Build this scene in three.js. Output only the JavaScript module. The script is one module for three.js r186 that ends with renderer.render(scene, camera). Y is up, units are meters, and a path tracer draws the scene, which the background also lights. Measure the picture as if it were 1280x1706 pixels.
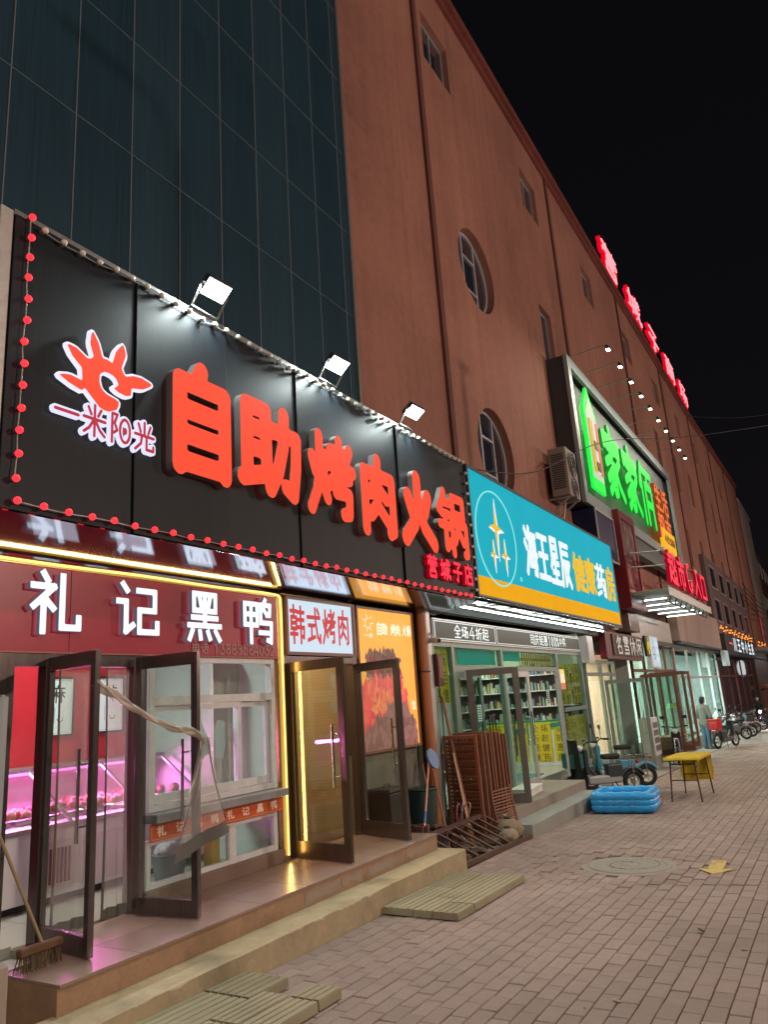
import * as THREE from 'three';
import { RoundedBoxGeometry } from 'three/addons/geometries/RoundedBoxGeometry.js';
import { mergeGeometries } from 'three/addons/utils/BufferGeometryUtils.js';
import { MarchingCubes } from 'three/addons/objects/MarchingCubes.js';
import { RectAreaLightUniformsLib } from 'three/addons/lights/RectAreaLightUniformsLib.js';
RectAreaLightUniformsLib.init();

// ---------- camera, sky, moon, exposure ----------
const scene = new THREE.Scene();
const camera = new THREE.PerspectiveCamera(68.93, 769 / 1024, 0.05, 600);
camera.position.set(0, 1.7, 0);
camera.quaternion.setFromRotationMatrix(new THREE.Matrix4().makeBasis(
  new THREE.Vector3(0.5112, -0.0672, 0.8568), new THREE.Vector3(-0.1805, 0.9663, 0.1835), new THREE.Vector3(-0.8403, -0.2485, 0.4818)));
const renderer = new THREE.WebGLRenderer({ antialias: true });
renderer.toneMapping = THREE.LinearToneMapping;
renderer.toneMappingExposure = 1.0;
renderer.shadowMap.enabled = true;
{ // night sky over a lit town: almost black, a little brighter towards the horizon
  const w = 128, h = 64, d = new Float32Array(w * h * 4);
  for (let y = 0; y < h; y++) for (let x = 0; x < w; x++) {
    const up = Math.sin(((y + 0.5) / h - 0.5) * Math.PI), g = Math.exp(-Math.max(0, up) * 3.2), i = (y * w + x) * 4;
    d[i] = 0.0026 + 0.004 * g; d[i + 1] = 0.0027 + 0.0026 * g; d[i + 2] = 0.0038 + 0.0024 * g; d[i + 3] = 1;
  }
  const t = new THREE.DataTexture(d, w, h, THREE.RGBAFormat, THREE.FloatType);
  t.mapping = THREE.EquirectangularReflectionMapping; t.magFilter = THREE.LinearFilter; t.needsUpdate = true;
  scene.background = t; scene.environment = t;
}
const moon = new THREE.DirectionalLight(0xdfe6ff, 0.02);
moon.name = 'moon'; moon.position.set(30, 60, 40); moon.target.position.set(20, 0, -4); moon.castShadow = true;
Object.assign(moon.shadow.camera, { left: -60, right: 60, top: 40, bottom: -40, near: 1, far: 200 });
scene.add(moon, moon.target);

// ---------- helpers ----------
let seed = 12345;
const rnd = () => { seed = (seed * 1664525 + 1013904223) >>> 0; return seed / 4294967296; };
const rr = (a, b) => a + (b - a) * rnd();
const V = (x, y, z) => new THREE.Vector3(x, y, z);
const SL = -0.021, gy = (x) => SL * x;                 // the pavement falls gently along the street
const taken = {};
function numbered(n) { const k = taken[n] = (taken[n] ?? -1) + 1; return k ? n + '_' + String(k).padStart(3, '0') : n; }
function thing(name, label, category, pos = [0, 0, 0], turn = 0, group) {
  const o = new THREE.Group(); o.name = numbered(name); o.position.set(...pos); o.rotation.y = turn;
  o.userData = { label, category }; if (group) o.userData.group = group;
  scene.add(o); return o;
}
function struct(name, label) { const o = new THREE.Group(); o.name = numbered(name); o.userData = { kind: 'structure' }; if (label) o.userData.label = label; scene.add(o); return o; }
function clean(g) {
  g = g.index ? g.toNonIndexed() : g;
  const n = new THREE.BufferGeometry();
  for (const k of ['position', 'normal', 'uv']) if (g.attributes[k]) n.setAttribute(k, g.attributes[k]);
  return n;
}
function join(list) { return list.length === 1 ? list[0] : mergeGeometries(list.map(clean)); }
function obj(name, geo, mat, parent, label) {
  const m = new THREE.Mesh(Array.isArray(geo) ? join(geo) : geo, mat);
  m.name = name; m.castShadow = m.receiveShadow = true;
  if (label) m.userData.label = label;
  (parent ?? scene).add(m); return m;
}
function single(name, geo, mat, label, category, group) { const m = obj(numbered(name), geo, mat); m.userData = { label, category }; if (group) m.userData.group = group; return m; }
function muv(g) {                                       // uv in metres by the dominant axis of each normal
  const p = g.attributes.position, n = g.attributes.normal, u = new Float32Array(p.count * 2);
  for (let i = 0; i < p.count; i++) {
    const ax = Math.abs(n.getX(i)), ay = Math.abs(n.getY(i)), az = Math.abs(n.getZ(i));
    const [a, b] = az >= ax && az >= ay ? [p.getX(i), p.getY(i)] : ax >= ay ? [p.getZ(i), p.getY(i)] : [p.getX(i), p.getZ(i)];
    u[2 * i] = a; u[2 * i + 1] = b;
  }
  g.setAttribute('uv', new THREE.BufferAttribute(u, 2)); return g;
}
// box by size and centre; r rounds its edges
function box(w, h, d, x = 0, y = 0, z = 0, r = 0) {
  const g = r > 0 ? new RoundedBoxGeometry(w, h, d, 1, Math.min(r, w / 2.05, h / 2.05, d / 2.05)) : new THREE.BoxGeometry(w, h, d);
  return muv(g.translate(x, y, z));
}
const bb = (x0, x1, y0, y1, z0, z1, r = 0) => box(x1 - x0, y1 - y0, z1 - z0, (x0 + x1) / 2, (y0 + y1) / 2, (z0 + z1) / 2, r);
function rod(a, b, r, seg = 8, r2 = r) {
  const d = b.clone().sub(a), g = new THREE.CylinderGeometry(r2, r, d.length(), seg);
  g.applyQuaternion(new THREE.Quaternion().setFromUnitVectors(V(0, 1, 0), d.clone().normalize()));
  return g.translate((a.x + b.x) / 2, (a.y + b.y) / 2, (a.z + b.z) / 2);
}
const tube = (pts, r, n = 32, seg = 6) => new THREE.TubeGeometry(new THREE.CatmullRomCurve3(pts), n, r, seg);
const sph = (r, x, y, z, a = 12, b = 8) => new THREE.SphereGeometry(r, a, b).translate(x, y, z);
// a flat bar between two points with a rectangular section
function bar(a, b, w, h) {
  const d = b.clone().sub(a), g = new THREE.BoxGeometry(w, d.length(), h);
  muv(g); g.applyQuaternion(new THREE.Quaternion().setFromUnitVectors(V(0, 1, 0), d.clone().normalize()));
  return g.translate((a.x + b.x) / 2, (a.y + b.y) / 2, (a.z + b.z) / 2);
}
function rectFrame(x0, x1, y0, y1, z, w, d, wb = w) {    // four bars of a rectangular frame in an xy plane
  return [bb(x0, x0 + w, y0, y1, z - d / 2, z + d / 2), bb(x1 - w, x1, y0, y1, z - d / 2, z + d / 2),
    bb(x0 + w, x1 - w, y1 - w, y1, z - d / 2 + .002, z + d / 2 - .002), bb(x0 + w, x1 - w, y0, y0 + wb, z - d / 2 + .002, z + d / 2 - .002)];
}

// noise
const hash = (x, y, s = 0) => { let h = Math.imul(x | 0, 374761393) ^ Math.imul(y | 0, 668265263) ^ Math.imul(s | 0, 982451653); h = Math.imul(h ^ (h >>> 13), 1274126177); return ((h ^ (h >>> 16)) >>> 0) / 4294967296; };
function vn(x, y, per, s) {                             // value noise that repeats every per cells
  const xi = Math.floor(x), yi = Math.floor(y), fx = x - xi, fy = y - yi, u = fx * fx * (3 - 2 * fx), v = fy * fy * (3 - 2 * fy), m = (a) => ((a % per) + per) % per;
  const a = hash(m(xi), m(yi), s), b = hash(m(xi + 1), m(yi), s), c = hash(m(xi), m(yi + 1), s), d = hash(m(xi + 1), m(yi + 1), s);
  return a + (b - a) * u + (c - a) * v + (a - b - c + d) * u * v;
}
function fbm(x, y, per, s, oct = 4) { let t = 0, a = .5, f = 1; for (let i = 0; i < oct; i++) { t += a * vn(x * f, y * f, per * f, s + i); a *= .5; f *= 2; } return t; }
function tex(n, m, fn, size = 1, srgb = false) {        // fn(u, v) gives a value or [r, g, b] in 0..1; size = metres that it covers
  const d = new Uint8Array(n * m * 4);
  for (let y = 0; y < m; y++) for (let x = 0; x < n; x++) {
    const c = fn(x / n, y / m), i = (y * n + x) * 4, a = Array.isArray(c) ? c : [c, c, c];
    for (let k = 0; k < 3; k++) d[i + k] = Math.max(0, Math.min(255, a[k] * 255)); d[i + 3] = 255;
  }
  const t = new THREE.DataTexture(d, n, m); t.wrapS = t.wrapT = THREE.RepeatWrapping; t.magFilter = THREE.LinearFilter; t.minFilter = THREE.LinearMipmapLinearFilter; t.generateMipmaps = true;
  const s = Array.isArray(size) ? size : [size, size]; t.repeat.set(1 / s[0], 1 / s[1]);
  if (srgb) t.colorSpace = THREE.SRGBColorSpace; t.needsUpdate = true; return t;
}
const lin = (r, g, b) => new THREE.Color().setRGB(r, g, b);
const std = (c, rough = .7, metal = 0, more = {}) => new THREE.MeshStandardMaterial({ color: Array.isArray(c) ? lin(...c) : c, roughness: rough, metalness: metal, ...more });
const glow = (c, k = 1, base = 0x111111) => new THREE.MeshPhysicalMaterial({ color: base, roughness: .6, specularIntensity: .25, emissive: Array.isArray(c) ? lin(...c) : c, emissiveIntensity: k });
const T = {};
T.grain = tex(256, 256, (u, v) => .72 + .28 * (fbm(u * 8, v * 8, 8, 1, 3) * .6 + fbm(u * 64, v * 64, 64, 5, 2) * .7 - .1), 1.1);
T.blotch = tex(256, 256, (u, v) => { const a = fbm(u * 4, v * 4, 4, 11, 5), b = fbm(u * 32, v * 32, 32, 17, 3); return .62 + .45 * a + .12 * b - .1; }, 3.7);
T.stain = tex(512, 512, (u, v) => { const a = fbm(u * 6, v * 6, 6, 131, 5), b = fbm(u * 22, v * 22, 22, 137, 4), g = fbm(u * 120, v * 120, 120, 139, 2); return .98 - (a > .5 ? 1.1 * (a - .5) : 0) - (b > .56 ? .7 * (b - .56) : 0) - .2 * (1 - g) + (b < .34 ? .08 : 0); }, 2.3);
T.led = tex(128, 128, (u, v) => { const a = Math.cos(u * 6.2832 * 2) * Math.cos(v * 6.2832 * 2), n = fbm(u * 6, v * 6, 6, 151, 3); return .92 + .02 * a + .1 * (n - .5); }, .5);
T.streak = tex(512, 128, (u, v) => .45 + .6 * vn(u * 256, v * 3, 256, 3) * .6 + .25 * fbm(u * 12, v * 2, 12, 8, 3), [.9, 2.4]);
T.bump = tex(256, 256, (u, v) => .5 * fbm(u * 90, v * 90, 90, 21, 2) + .5 * fbm(u * 14, v * 14, 14, 27, 3), .8);
T.wood = tex(256, 256, (u, v) => .55 + .45 * fbm(u * 3 + .6 * fbm(u * 4, v * 24, 4, 31, 2), v * 40, 3, 33, 3), [1.6, .5]);
T.foil = tex(256, 256, (u, v) => { const a = fbm(u * 9, v * 9, 9, 41, 4); return Math.abs((a * 7) % 1 - .5) * 2 * .6 + .4 * fbm(u * 30, v * 30, 30, 44, 2); }, 1.4);
T.plaster = tex(512, 512, (u, v) => {                     // old painted render: rain runs, mottling, grain
  const run = vn(u * 96, v * 2, 96, 51) * .5 + vn(u * 40, v * 1, 40, 53) * .5, a = fbm(u * 5, v * 5, 5, 57, 5), g = fbm(u * 128, v * 128, 128, 61, 2);
  const blot = fbm(u * 9 + 3, v * 7, 9, 63, 4); return .5 + .42 * a + .2 * (run - .5) + .2 * (g - .4) - (blot > .58 ? .5 * (blot - .58) : 0);
}, [11, 11]);
const M = {
  steel: std([.62, .62, .6], .16, 1, { bumpMap: T.bump, bumpScale: .0004 }), brushed: std([.5, .5, .48], .38, .9, { map: T.streak }),
  alu: std([.55, .56, .55], .42, .6, { map: T.grain }), white: std([.74, .74, .72], .55, 0, { map: T.grain }), whiteFrame: std([.7, .71, .71], .38, 0, { map: T.grain }),
  black: std([.012, .012, .013], .42), blackRubber: std([.015, .015, .015], .8), darkFrame: std([.2, .17, .165], .24, .8, { map: T.streak }), darkGrey: std([.06, .063, .066], .5, .2),
  concrete: std([.34, .31, .27], .82, 0, { map: T.blotch, bumpMap: T.bump, bumpScale: .002 }), glass: new THREE.MeshPhysicalMaterial({ color: 0xf4fbf8, roughness: .03, transmission: 1, thickness: 0, ior: 1.5 }),
  greenGlass: new THREE.MeshPhysicalMaterial({ color: lin(.82, .93, .9), roughness: .04, transmission: 1, thickness: 0, ior: 1.5 }),
  plastic: new THREE.MeshPhysicalMaterial({ color: lin(.86, .84, .8), roughness: .22, transmission: .82, thickness: 0, ior: 1.45 }),
  brownFrame: std([.16, .062, .04], .4, .2, { map: T.grain }), greenFrame: std([.2, .27, .24], .42, .3, { map: T.grain }), brownWood: std([.2, .085, .042], .62, 0, { map: T.wood }),
  wire: std([.02, .02, .02], .6), yellow: std([.62, .4, .02], .7), chrome: std([.7, .7, .7], .12, 1), redPlastic: std([.45, .02, .02], .35),
};

// ---------- characters as strokes in a 100 x 100 box, y down ----------
const GLYPH = {
  自: '48 0 40 14|18 16 82 16|18 16 18 96|82 16 82 96|18 42 82 42|18 66 82 66|18 92 82 92', 助: '8 10 8 84|8 10 40 10|40 10 40 76|8 32 40 32|8 54 40 54|2 88 46 76|52 28 94 28 92 60 86 92 74 86|72 6 70 40 60 70 46 92',
  烤: '8 34 14 50|38 28 32 46|24 6 24 44 16 74 4 94|26 56 38 78|48 18 88 18|68 4 68 36|44 36 98 36|92 10 70 40 40 62|62 52 90 46|64 50 58 68 88 66 86 90 74 92', 肉: '14 22 86 22|14 22 14 96|86 22 86 90 76 94|50 2 48 22 40 36 28 48|46 36 68 50|48 48 44 62 28 76|46 62 70 80',
  火: '20 34 30 54|82 26 70 48|50 4 50 40 36 70 8 94|52 46 66 72 94 92', 锅: '24 4 16 20 4 34|18 20 40 20|12 38 38 38|6 56 40 56|24 38 24 90 38 80|52 8 88 8|52 8 52 34|88 8 88 34|52 34 88 34|46 48 94 48|46 48 46 96|94 48 94 92 86 94|70 36 66 56 54 76|70 60 82 76',
  营: '8 14 92 14|32 4 32 24|68 4 68 24|10 44 10 32 90 32 90 44|30 44 70 44 70 60 30 60 30 44|22 72 78 72 78 96 22 96 22 72', 城: '4 34 30 34|17 12 17 74|2 80 32 70|38 26 96 26|40 26 40 60 32 92|40 48 58 48 56 76 48 74|66 6 70 50 82 82 96 92 96 78|90 44 78 66 58 94|82 8 92 18',
  子: '18 10 82 10 54 34|52 32 52 92 38 86|6 50 94 50', 店: '48 2 52 12|12 16 92 16|14 16 14 60 4 94|54 24 54 54|54 38 82 38|30 56 84 56 84 92 30 92 30 56', 商: '50 2 50 14|6 16 94 16|34 20 38 32|66 20 62 32|12 34 12 96|12 34 88 34 88 92 78 94|40 40 32 56|60 40 70 52|34 60 66 60 66 82 34 82 34 60',
  场: '4 34 32 34|18 10 18 76|2 82 34 70|42 12 82 12 44 46|44 44 94 44 90 90 78 88|62 46 40 82|78 46 54 92', 一: '6 50 94 50', 米: '50 4 50 96|6 46 94 46|24 14 36 34|76 14 64 34|46 50 28 76 8 90|54 50 72 76 92 90',
  阳: '14 8 14 96|14 8 36 8 24 36 36 56 22 66', 光: '50 4 50 44|22 12 32 36|78 12 68 36|6 46 94 46|38 48 34 72 8 94|60 48 60 88 92 88 92 74', 礼: '24 2 32 14|6 24 44 24 8 58|26 44 26 98|30 46 44 60|60 4 60 90 92 90 92 72',
  记: '14 4 24 16|4 36 22 36 22 90 38 78|48 14 88 14 88 50 52 50|52 50 52 90 94 90 94 72', 黑: '20 6 80 6 80 40 20 40 20 6|50 6 50 70|36 14 40 30|64 14 60 30|16 54 84 54|6 70 94 70|16 80 8 98|36 82 38 96|58 82 64 96|80 80 92 98',
  鸭: '6 14 46 14 46 60 6 60 6 14|6 37 46 37|26 14 26 98|74 2 68 12|58 14 90 14 88 36 78 36|58 14 58 54 94 54 92 96 80 92|68 24 76 32|54 76 82 76', 电: '14 20 82 20 82 66 14 66 14 20|14 43 82 43|48 4 48 86 94 90 94 76', 话: '14 6 24 18|4 38 22 38 22 88 36 76|86 6 46 18|38 36 96 36|66 14 66 58|48 58 86 58 86 94 48 94 48 58',
  韩: '4 16 46 16|25 2 25 30|8 32 42 32 42 62 8 62 8 32|8 47 42 47|2 76 48 76|25 62 25 98|52 18 94 18|54 38 92 38|50 58 94 58 92 84 84 82|72 4 72 98', 式: '6 28 94 28|62 4 64 40 76 80 94 94 96 76|78 6 88 18|14 50 54 50|34 50 34 84|8 90 58 80',
  海: '10 8 22 20|4 34 16 44|4 92 24 60|44 4 34 24|38 16 94 16|44 30 88 30 84 92 70 90|44 30 38 76 90 76|28 54 98 54|62 38 68 46|58 60 66 70', 王: '10 10 90 10|14 48 86 48|4 92 96 92|50 10 50 92', 星: '24 4 76 4 76 38 24 38 24 4|24 21 76 21|28 44 12 64|24 54 84 54|50 42 50 94|26 74 76 74|6 94 94 94',
  辰: '14 6 92 6|16 6 16 50 4 96|30 24 84 24|22 44 94 44|40 44 40 92 60 80|56 46 72 74 94 94|86 52 66 68', 健: '22 2 4 40|16 24 16 98|30 18 48 18 34 44 48 44 44 70 26 96|32 62 58 92 98 94|54 16 94 16 94 40 54 40|48 28 100 28|54 52 94 52|50 68 98 68|74 4 74 84',
  康: '48 0 52 10|12 12 94 12|14 12 14 60 2 96|34 24 82 24 82 48 34 48|24 36 94 36|58 16 58 92 46 90|32 56 40 66|28 86 48 72|86 54 72 66|64 62 92 90', 药: '6 14 94 14|32 2 32 26|68 2 68 26|30 30 14 48 36 48 12 70 42 66|6 92 42 82|62 34 50 58|60 44 94 44 90 92 76 88|66 60 74 74',
  房: '46 0 54 8|18 12 84 12 84 30 18 30|18 12 18 56 6 96|54 36 58 44|30 48 94 48|52 48 46 72 28 96|50 64 84 64 80 94 66 92', 全: '50 2 8 44|50 2 92 44|28 44 72 44|24 66 76 66|8 94 92 94|50 44 50 94', 折: '4 26 36 26|22 4 22 92 10 86|4 64 36 48|88 6 52 18|52 18 52 56 40 94|52 46 98 46|76 46 76 98',
  起: '8 16 44 16|26 2 26 56|4 36 48 36|26 56 26 84|26 66 44 66|12 56 4 92|10 78 40 92 98 94|54 14 90 14 90 40 58 40 58 70 94 70 94 56', 司: '14 10 90 10 90 94 76 90|14 30 70 30|22 48 66 48 66 80 22 80 22 48', 庆: '48 0 54 10|12 14 94 14|14 14 14 56 4 94|28 44 94 44|60 24 58 54 26 94|60 56 92 94',
  钜: '24 4 4 34|14 20 42 20|10 40 40 40|6 58 42 58|24 40 24 92 42 80|54 10 96 10|54 10 54 92 98 92|54 34 90 34 90 64 54 64', 惠: '10 10 90 10|50 0 50 56|22 22 78 22 78 48 22 48 22 22|22 35 78 35|8 58 86 56|14 72 8 90|32 70 34 94 68 94 72 82|52 66 58 78|80 70 92 86', 中: '14 26 86 26 86 64 14 64 14 26|50 2 50 98',
  奖: '14 8 22 20|30 2 30 46|8 44 30 30|60 2 42 22|50 12 86 12 66 40 40 50|62 20 68 28|6 62 94 62|52 50 46 70 8 98|54 64 92 96', 家: '48 0 52 10|8 30 8 16 92 16 92 30|22 30 78 30|54 32 34 46 10 56|40 44 56 62 56 90 42 94|50 56 12 78|56 68 14 96|88 40 62 58|58 52 76 80 96 92',
  佰: '26 2 4 40|16 26 16 98|34 10 98 10|66 10 58 32|42 34 90 34 90 96|42 34 42 96|42 64 90 64', 生: '26 8 8 40|22 28 90 28|50 2 50 94|18 60 84 60|4 94 96 94', 活: '10 8 22 20|4 34 16 44|4 92 24 60|84 4 40 16|32 34 98 34|64 12 64 58|44 58 88 58 88 94 44 94 44 58',
  超: '6 16 44 16|25 2 25 54|4 34 48 34|25 54 25 84|25 64 44 64|12 54 4 92|10 76 40 92 98 94|54 10 90 10 88 40 76 40|68 12 50 44|56 52 92 52 92 80 56 80 56 52', 市: '48 0 52 12|6 20 94 20|18 40 18 86|18 40 82 40 82 84 70 82|50 20 50 98', 入: '40 6 56 22 50 50 8 94|54 36 94 94', 口: '14 12 86 12 86 90 14 90 14 12',
  转: '60 4 30 10 14 40 24 80 50 94 76 80 70 60|70 60 58 72|70 60 86 66', 麻: '48 0 54 10|10 14 94 14|14 14 14 56 2 96|22 40 52 40|38 24 38 96|36 44 20 70|40 46 52 64|56 40 94 40|74 24 74 96|72 44 58 70|76 46 94 66', 辣: '20 2 26 10|4 14 46 14|14 22 18 34|36 22 32 34|2 40 48 40|6 58 44 58|25 40 25 96|50 18 98 18|74 2 74 96|56 32 92 32 92 54 56 54 56 32|72 56 52 80|76 56 96 78',
  名: '44 2 14 40|40 16 82 16 20 66|36 26 52 38|32 58 84 58 84 94 32 94 32 58', 雪: '16 4 84 4|8 30 8 16 92 16 92 30|50 4 50 44|24 26 38 26|24 38 38 38|62 26 76 26|62 38 76 38|14 54 84 54 84 94 10 94|20 74 84 74', 休: '26 2 4 40|16 26 16 98|34 32 98 32|66 4 66 98|64 36 34 80|68 36 98 80', 闲: '10 2 18 12|8 18 8 98|30 8 92 8 92 94 80 90|24 40 78 40|52 22 52 90|50 44 28 72|54 44 76 70',
  川: '20 10 18 60 8 94|50 10 50 90|82 6 82 96', 位: '26 2 4 40|16 26 16 98|62 4 68 18|36 26 96 26|46 38 56 78|86 38 74 82|30 92 98 92', 小: '50 4 50 92 36 86|26 32 8 70|74 32 94 70',
  0: '50 4 26 22 26 78 50 96 74 78 74 22 50 4', 1: '30 20 52 4 52 96', 2: '24 24 36 6 64 6 76 24 70 44 24 94 78 94', 3: '24 10 72 10 46 42 72 54 76 78 60 94 34 94 22 82', 4: '62 4 14 68 88 68|66 36 66 96', 5: '74 6 32 6 26 44 58 40 76 58 72 84 50 95 24 86', 8: '50 6 28 18 34 42 68 52 76 76 50 95 24 76 32 52 66 42 72 18 50 6', 9: '70 34 50 52 28 38 30 14 50 5 70 16 74 46 64 80 40 95',
  '%': '20 6 6 24 20 42 34 24 20 6|84 6 16 94|80 58 66 76 80 94 94 76 80 58',
};
const parse = (s) => s.split('|').map((p) => { const a = p.trim().split(/\s+/).map(Number), o = []; for (let i = 0; i < a.length; i += 2) o.push([a[i], a[i + 1]]); return o; });
function field(strokes, r, square) {                    // signed distance of a set of strokes: positive inside
  const segs = [];
  for (const s of strokes) { const k = s.r ?? r; for (let i = 0; i + 1 < s.length; i++) { const [x0, y0] = s[i], [x1, y1] = s[i + 1], l = Math.hypot(x1 - x0, y1 - y0) || 1e-6; segs.push([x0, y0, (x1 - x0) / l, (y1 - y0) / l, l, k]); } }
  return (x, y) => {
    let best = -1e9;
    for (const [x0, y0, dx, dy, l, k] of segs) {
      const a = (x - x0) * dx + (y - y0) * dy, b = -(x - x0) * dy + (y - y0) * dx;
      let d;
      if (square) { const qa = Math.abs(a - l / 2) - l / 2 - k * .85, qb = Math.abs(b) - k; d = -(Math.hypot(Math.max(qa, 0), Math.max(qb, 0)) + Math.min(0, Math.max(qa, qb))); }
      else { const t = Math.max(0, Math.min(l, a)); d = k - Math.hypot(a - t, b); }
      if (d > best) best = d;
    }
    return best;
  };
}
function contours(f, n = 60, lo = -16, hi = 116) {       // marching squares: closed loops with the inside on the left
  const s = (hi - lo) / n, v = [];
  for (let j = 0; j <= n; j++) for (let i = 0; i <= n; i++) v.push(f(lo + i * s, lo + j * s));
  const at = (i, j) => v[j * (n + 1) + i], next = new Map();
  const pt = (i0, j0, i1, j1) => { const a = at(i0, j0), b = at(i1, j1), t = a / (a - b); return [lo + (i0 + (i1 - i0) * t) * s, lo + (j0 + (j1 - j0) * t) * s]; };
  const edge = { h: (i, j) => 'h' + i + ',' + j, v: (i, j) => 'v' + i + ',' + j }, pos = new Map();
  for (let j = 0; j < n; j++) for (let i = 0; i < n; i++) {
    const c = [at(i, j) > 0, at(i + 1, j) > 0, at(i + 1, j + 1) > 0, at(i, j + 1) > 0], k = c[0] | c[1] << 1 | c[2] << 2 | c[3] << 3;
    if (!k || k === 15) continue;
    const E = [edge.h(i, j), edge.v(i + 1, j), edge.h(i, j + 1), edge.v(i, j)];
    const P = [() => pt(i, j, i + 1, j), () => pt(i + 1, j, i + 1, j + 1), () => pt(i, j + 1, i + 1, j + 1), () => pt(i, j, i, j + 1)];
    const go = (a, b) => { for (const q of [a, b]) if (!pos.has(E[q])) pos.set(E[q], P[q]()); next.set(E[a], E[b]); };
    const tab = { 1: [[3, 0]], 2: [[0, 1]], 3: [[3, 1]], 4: [[1, 2]], 5: [[3, 0], [1, 2]], 6: [[0, 2]], 7: [[3, 2]], 8: [[2, 3]], 9: [[2, 0]], 10: [[0, 1], [2, 3]], 11: [[2, 1]], 12: [[1, 3]], 13: [[1, 0]], 14: [[0, 3]] };
    for (const [a, b] of tab[k]) go(a, b);
  }
  const loops = [];
  while (next.size) {
    const start = next.keys().next().value; let e = start; const loop = [];
    while (next.has(e)) { loop.push(pos.get(e)); const q = next.get(e); next.delete(e); e = q; }
    if (loop.length > 5) loops.push(thin(loop, .4));
  }
  return loops.filter((l) => l.length > 2);
}
function thin(p, eps) {                                  // drop points that lie on a nearly straight run
  const keep = new Uint8Array(p.length); const m = p.length >> 1; keep[0] = keep[m] = 1;
  const run = (a, b) => { let w = 0, k = -1; const A = p[a], B = p[b % p.length], dx = B[0] - A[0], dy = B[1] - A[1], l = Math.hypot(dx, dy) || 1; for (let i = a + 1; i < b; i++) { const d = Math.abs((p[i][0] - A[0]) * dy - (p[i][1] - A[1]) * dx) / l; if (d > w) { w = d; k = i; } } if (w > eps) { keep[k] = 1; run(a, k); run(k, b); } };
  run(0, m); run(m, p.length); return p.filter((_, i) => keep[i]);
}
const area = (p) => { let a = 0; for (let i = 0; i < p.length; i++) { const q = p[(i + 1) % p.length]; a += p[i][0] * q[1] - q[0] * p[i][1]; } return a / 2; };
const inside = (pt, poly) => { let c = false; for (let i = 0, j = poly.length - 1; i < poly.length; j = i++) { const [xi, yi] = poly[i], [xj, yj] = poly[j]; if ((yi > pt[1]) !== (yj > pt[1]) && pt[0] < ((xj - xi) * (pt[1] - yi)) / (yj - yi) + xi) c = !c; } return c; };
function shapesOf(loops, w, h) {                         // loops in the 100 box to three.js shapes of w x h metres round the origin
  const map = loops.map((l) => l.map(([x, y]) => [(x - 50) / 100 * w, (50 - y) / 100 * h])), big = Math.sign(area(map.reduce((a, b) => (Math.abs(area(a)) > Math.abs(area(b)) ? a : b))));
  const outer = map.filter((l) => Math.sign(area(l)) === big), holes = map.filter((l) => Math.sign(area(l)) !== big);
  const out = outer.map((l) => ({ l, s: new THREE.Shape(l.map(([x, y]) => new THREE.Vector2(x, y))), a: Math.abs(area(l)) }));
  for (const hl of holes) { const o = out.filter((o) => inside(hl[0], o.l)).sort((a, b) => a.a - b.a)[0]; if (o) o.s.holes.push(new THREE.Path(hl.map(([x, y]) => new THREE.Vector2(x, y)))); }
  return out.map((o) => o.s);
}
const glyphCache = {};
function glyph(ch, w, h, r, depth, square = false, n = 60) {
  const key = [ch, w, h, r, depth, square].join();
  return glyphCache[key] ??= new THREE.ExtrudeGeometry(shapesOf(contours(field(parse(GLYPH[ch]), r, square), n), w, h), { depth, bevelEnabled: false });
}
// one raised letter: its face glows, its return is painted
function letter(parent, ch, x, y, z, w, h, r, depth, face, side, square = false, name = 'letter') {
  const m = obj(name, glyph(ch, w, h, r, depth, square), [face, side], parent); m.position.set(x, y, z); return m;
}
function canvas(w, h, draw) { const c = document.createElement('canvas'); c.width = w; c.height = h; const g = c.getContext('2d'); g.lineCap = 'round'; g.lineJoin = 'round'; draw(g, w, h); const t = new THREE.CanvasTexture(c); t.colorSpace = THREE.SRGBColorSpace; return t; }
function ink(g, ch, x, y, w, h, lw, col) {               // write one character on a canvas, x y = its top left corner
  g.strokeStyle = col; g.lineWidth = lw;
  for (const s of parse(GLYPH[ch])) { g.beginPath(); s.forEach(([a, b], i) => g[i ? 'lineTo' : 'moveTo'](x + a / 100 * w, y + b / 100 * h)); g.stroke(); }
}
const words = (g, str, x, y, w, h, gap, lw, col) => [...str].forEach((c, i) => { if (GLYPH[c]) ink(g, c, x + i * (w + gap), y, w, h, lw, col); });
function plane01(w, h) { return new THREE.PlaneGeometry(w, h); }
// a thin printed panel: uv 0..1 on its front
function panelFront(w, h, d = .004) { const g = new THREE.BoxGeometry(w, h, d); return g; }
function areaLight(col, k, w, h, pos, look, parent) {
  const l = new THREE.RectAreaLight(col, k, w, h); l.position.set(...pos); (parent ?? scene).add(l); l.lookAt(V(...look)); l.name = 'light'; return l;
}

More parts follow.
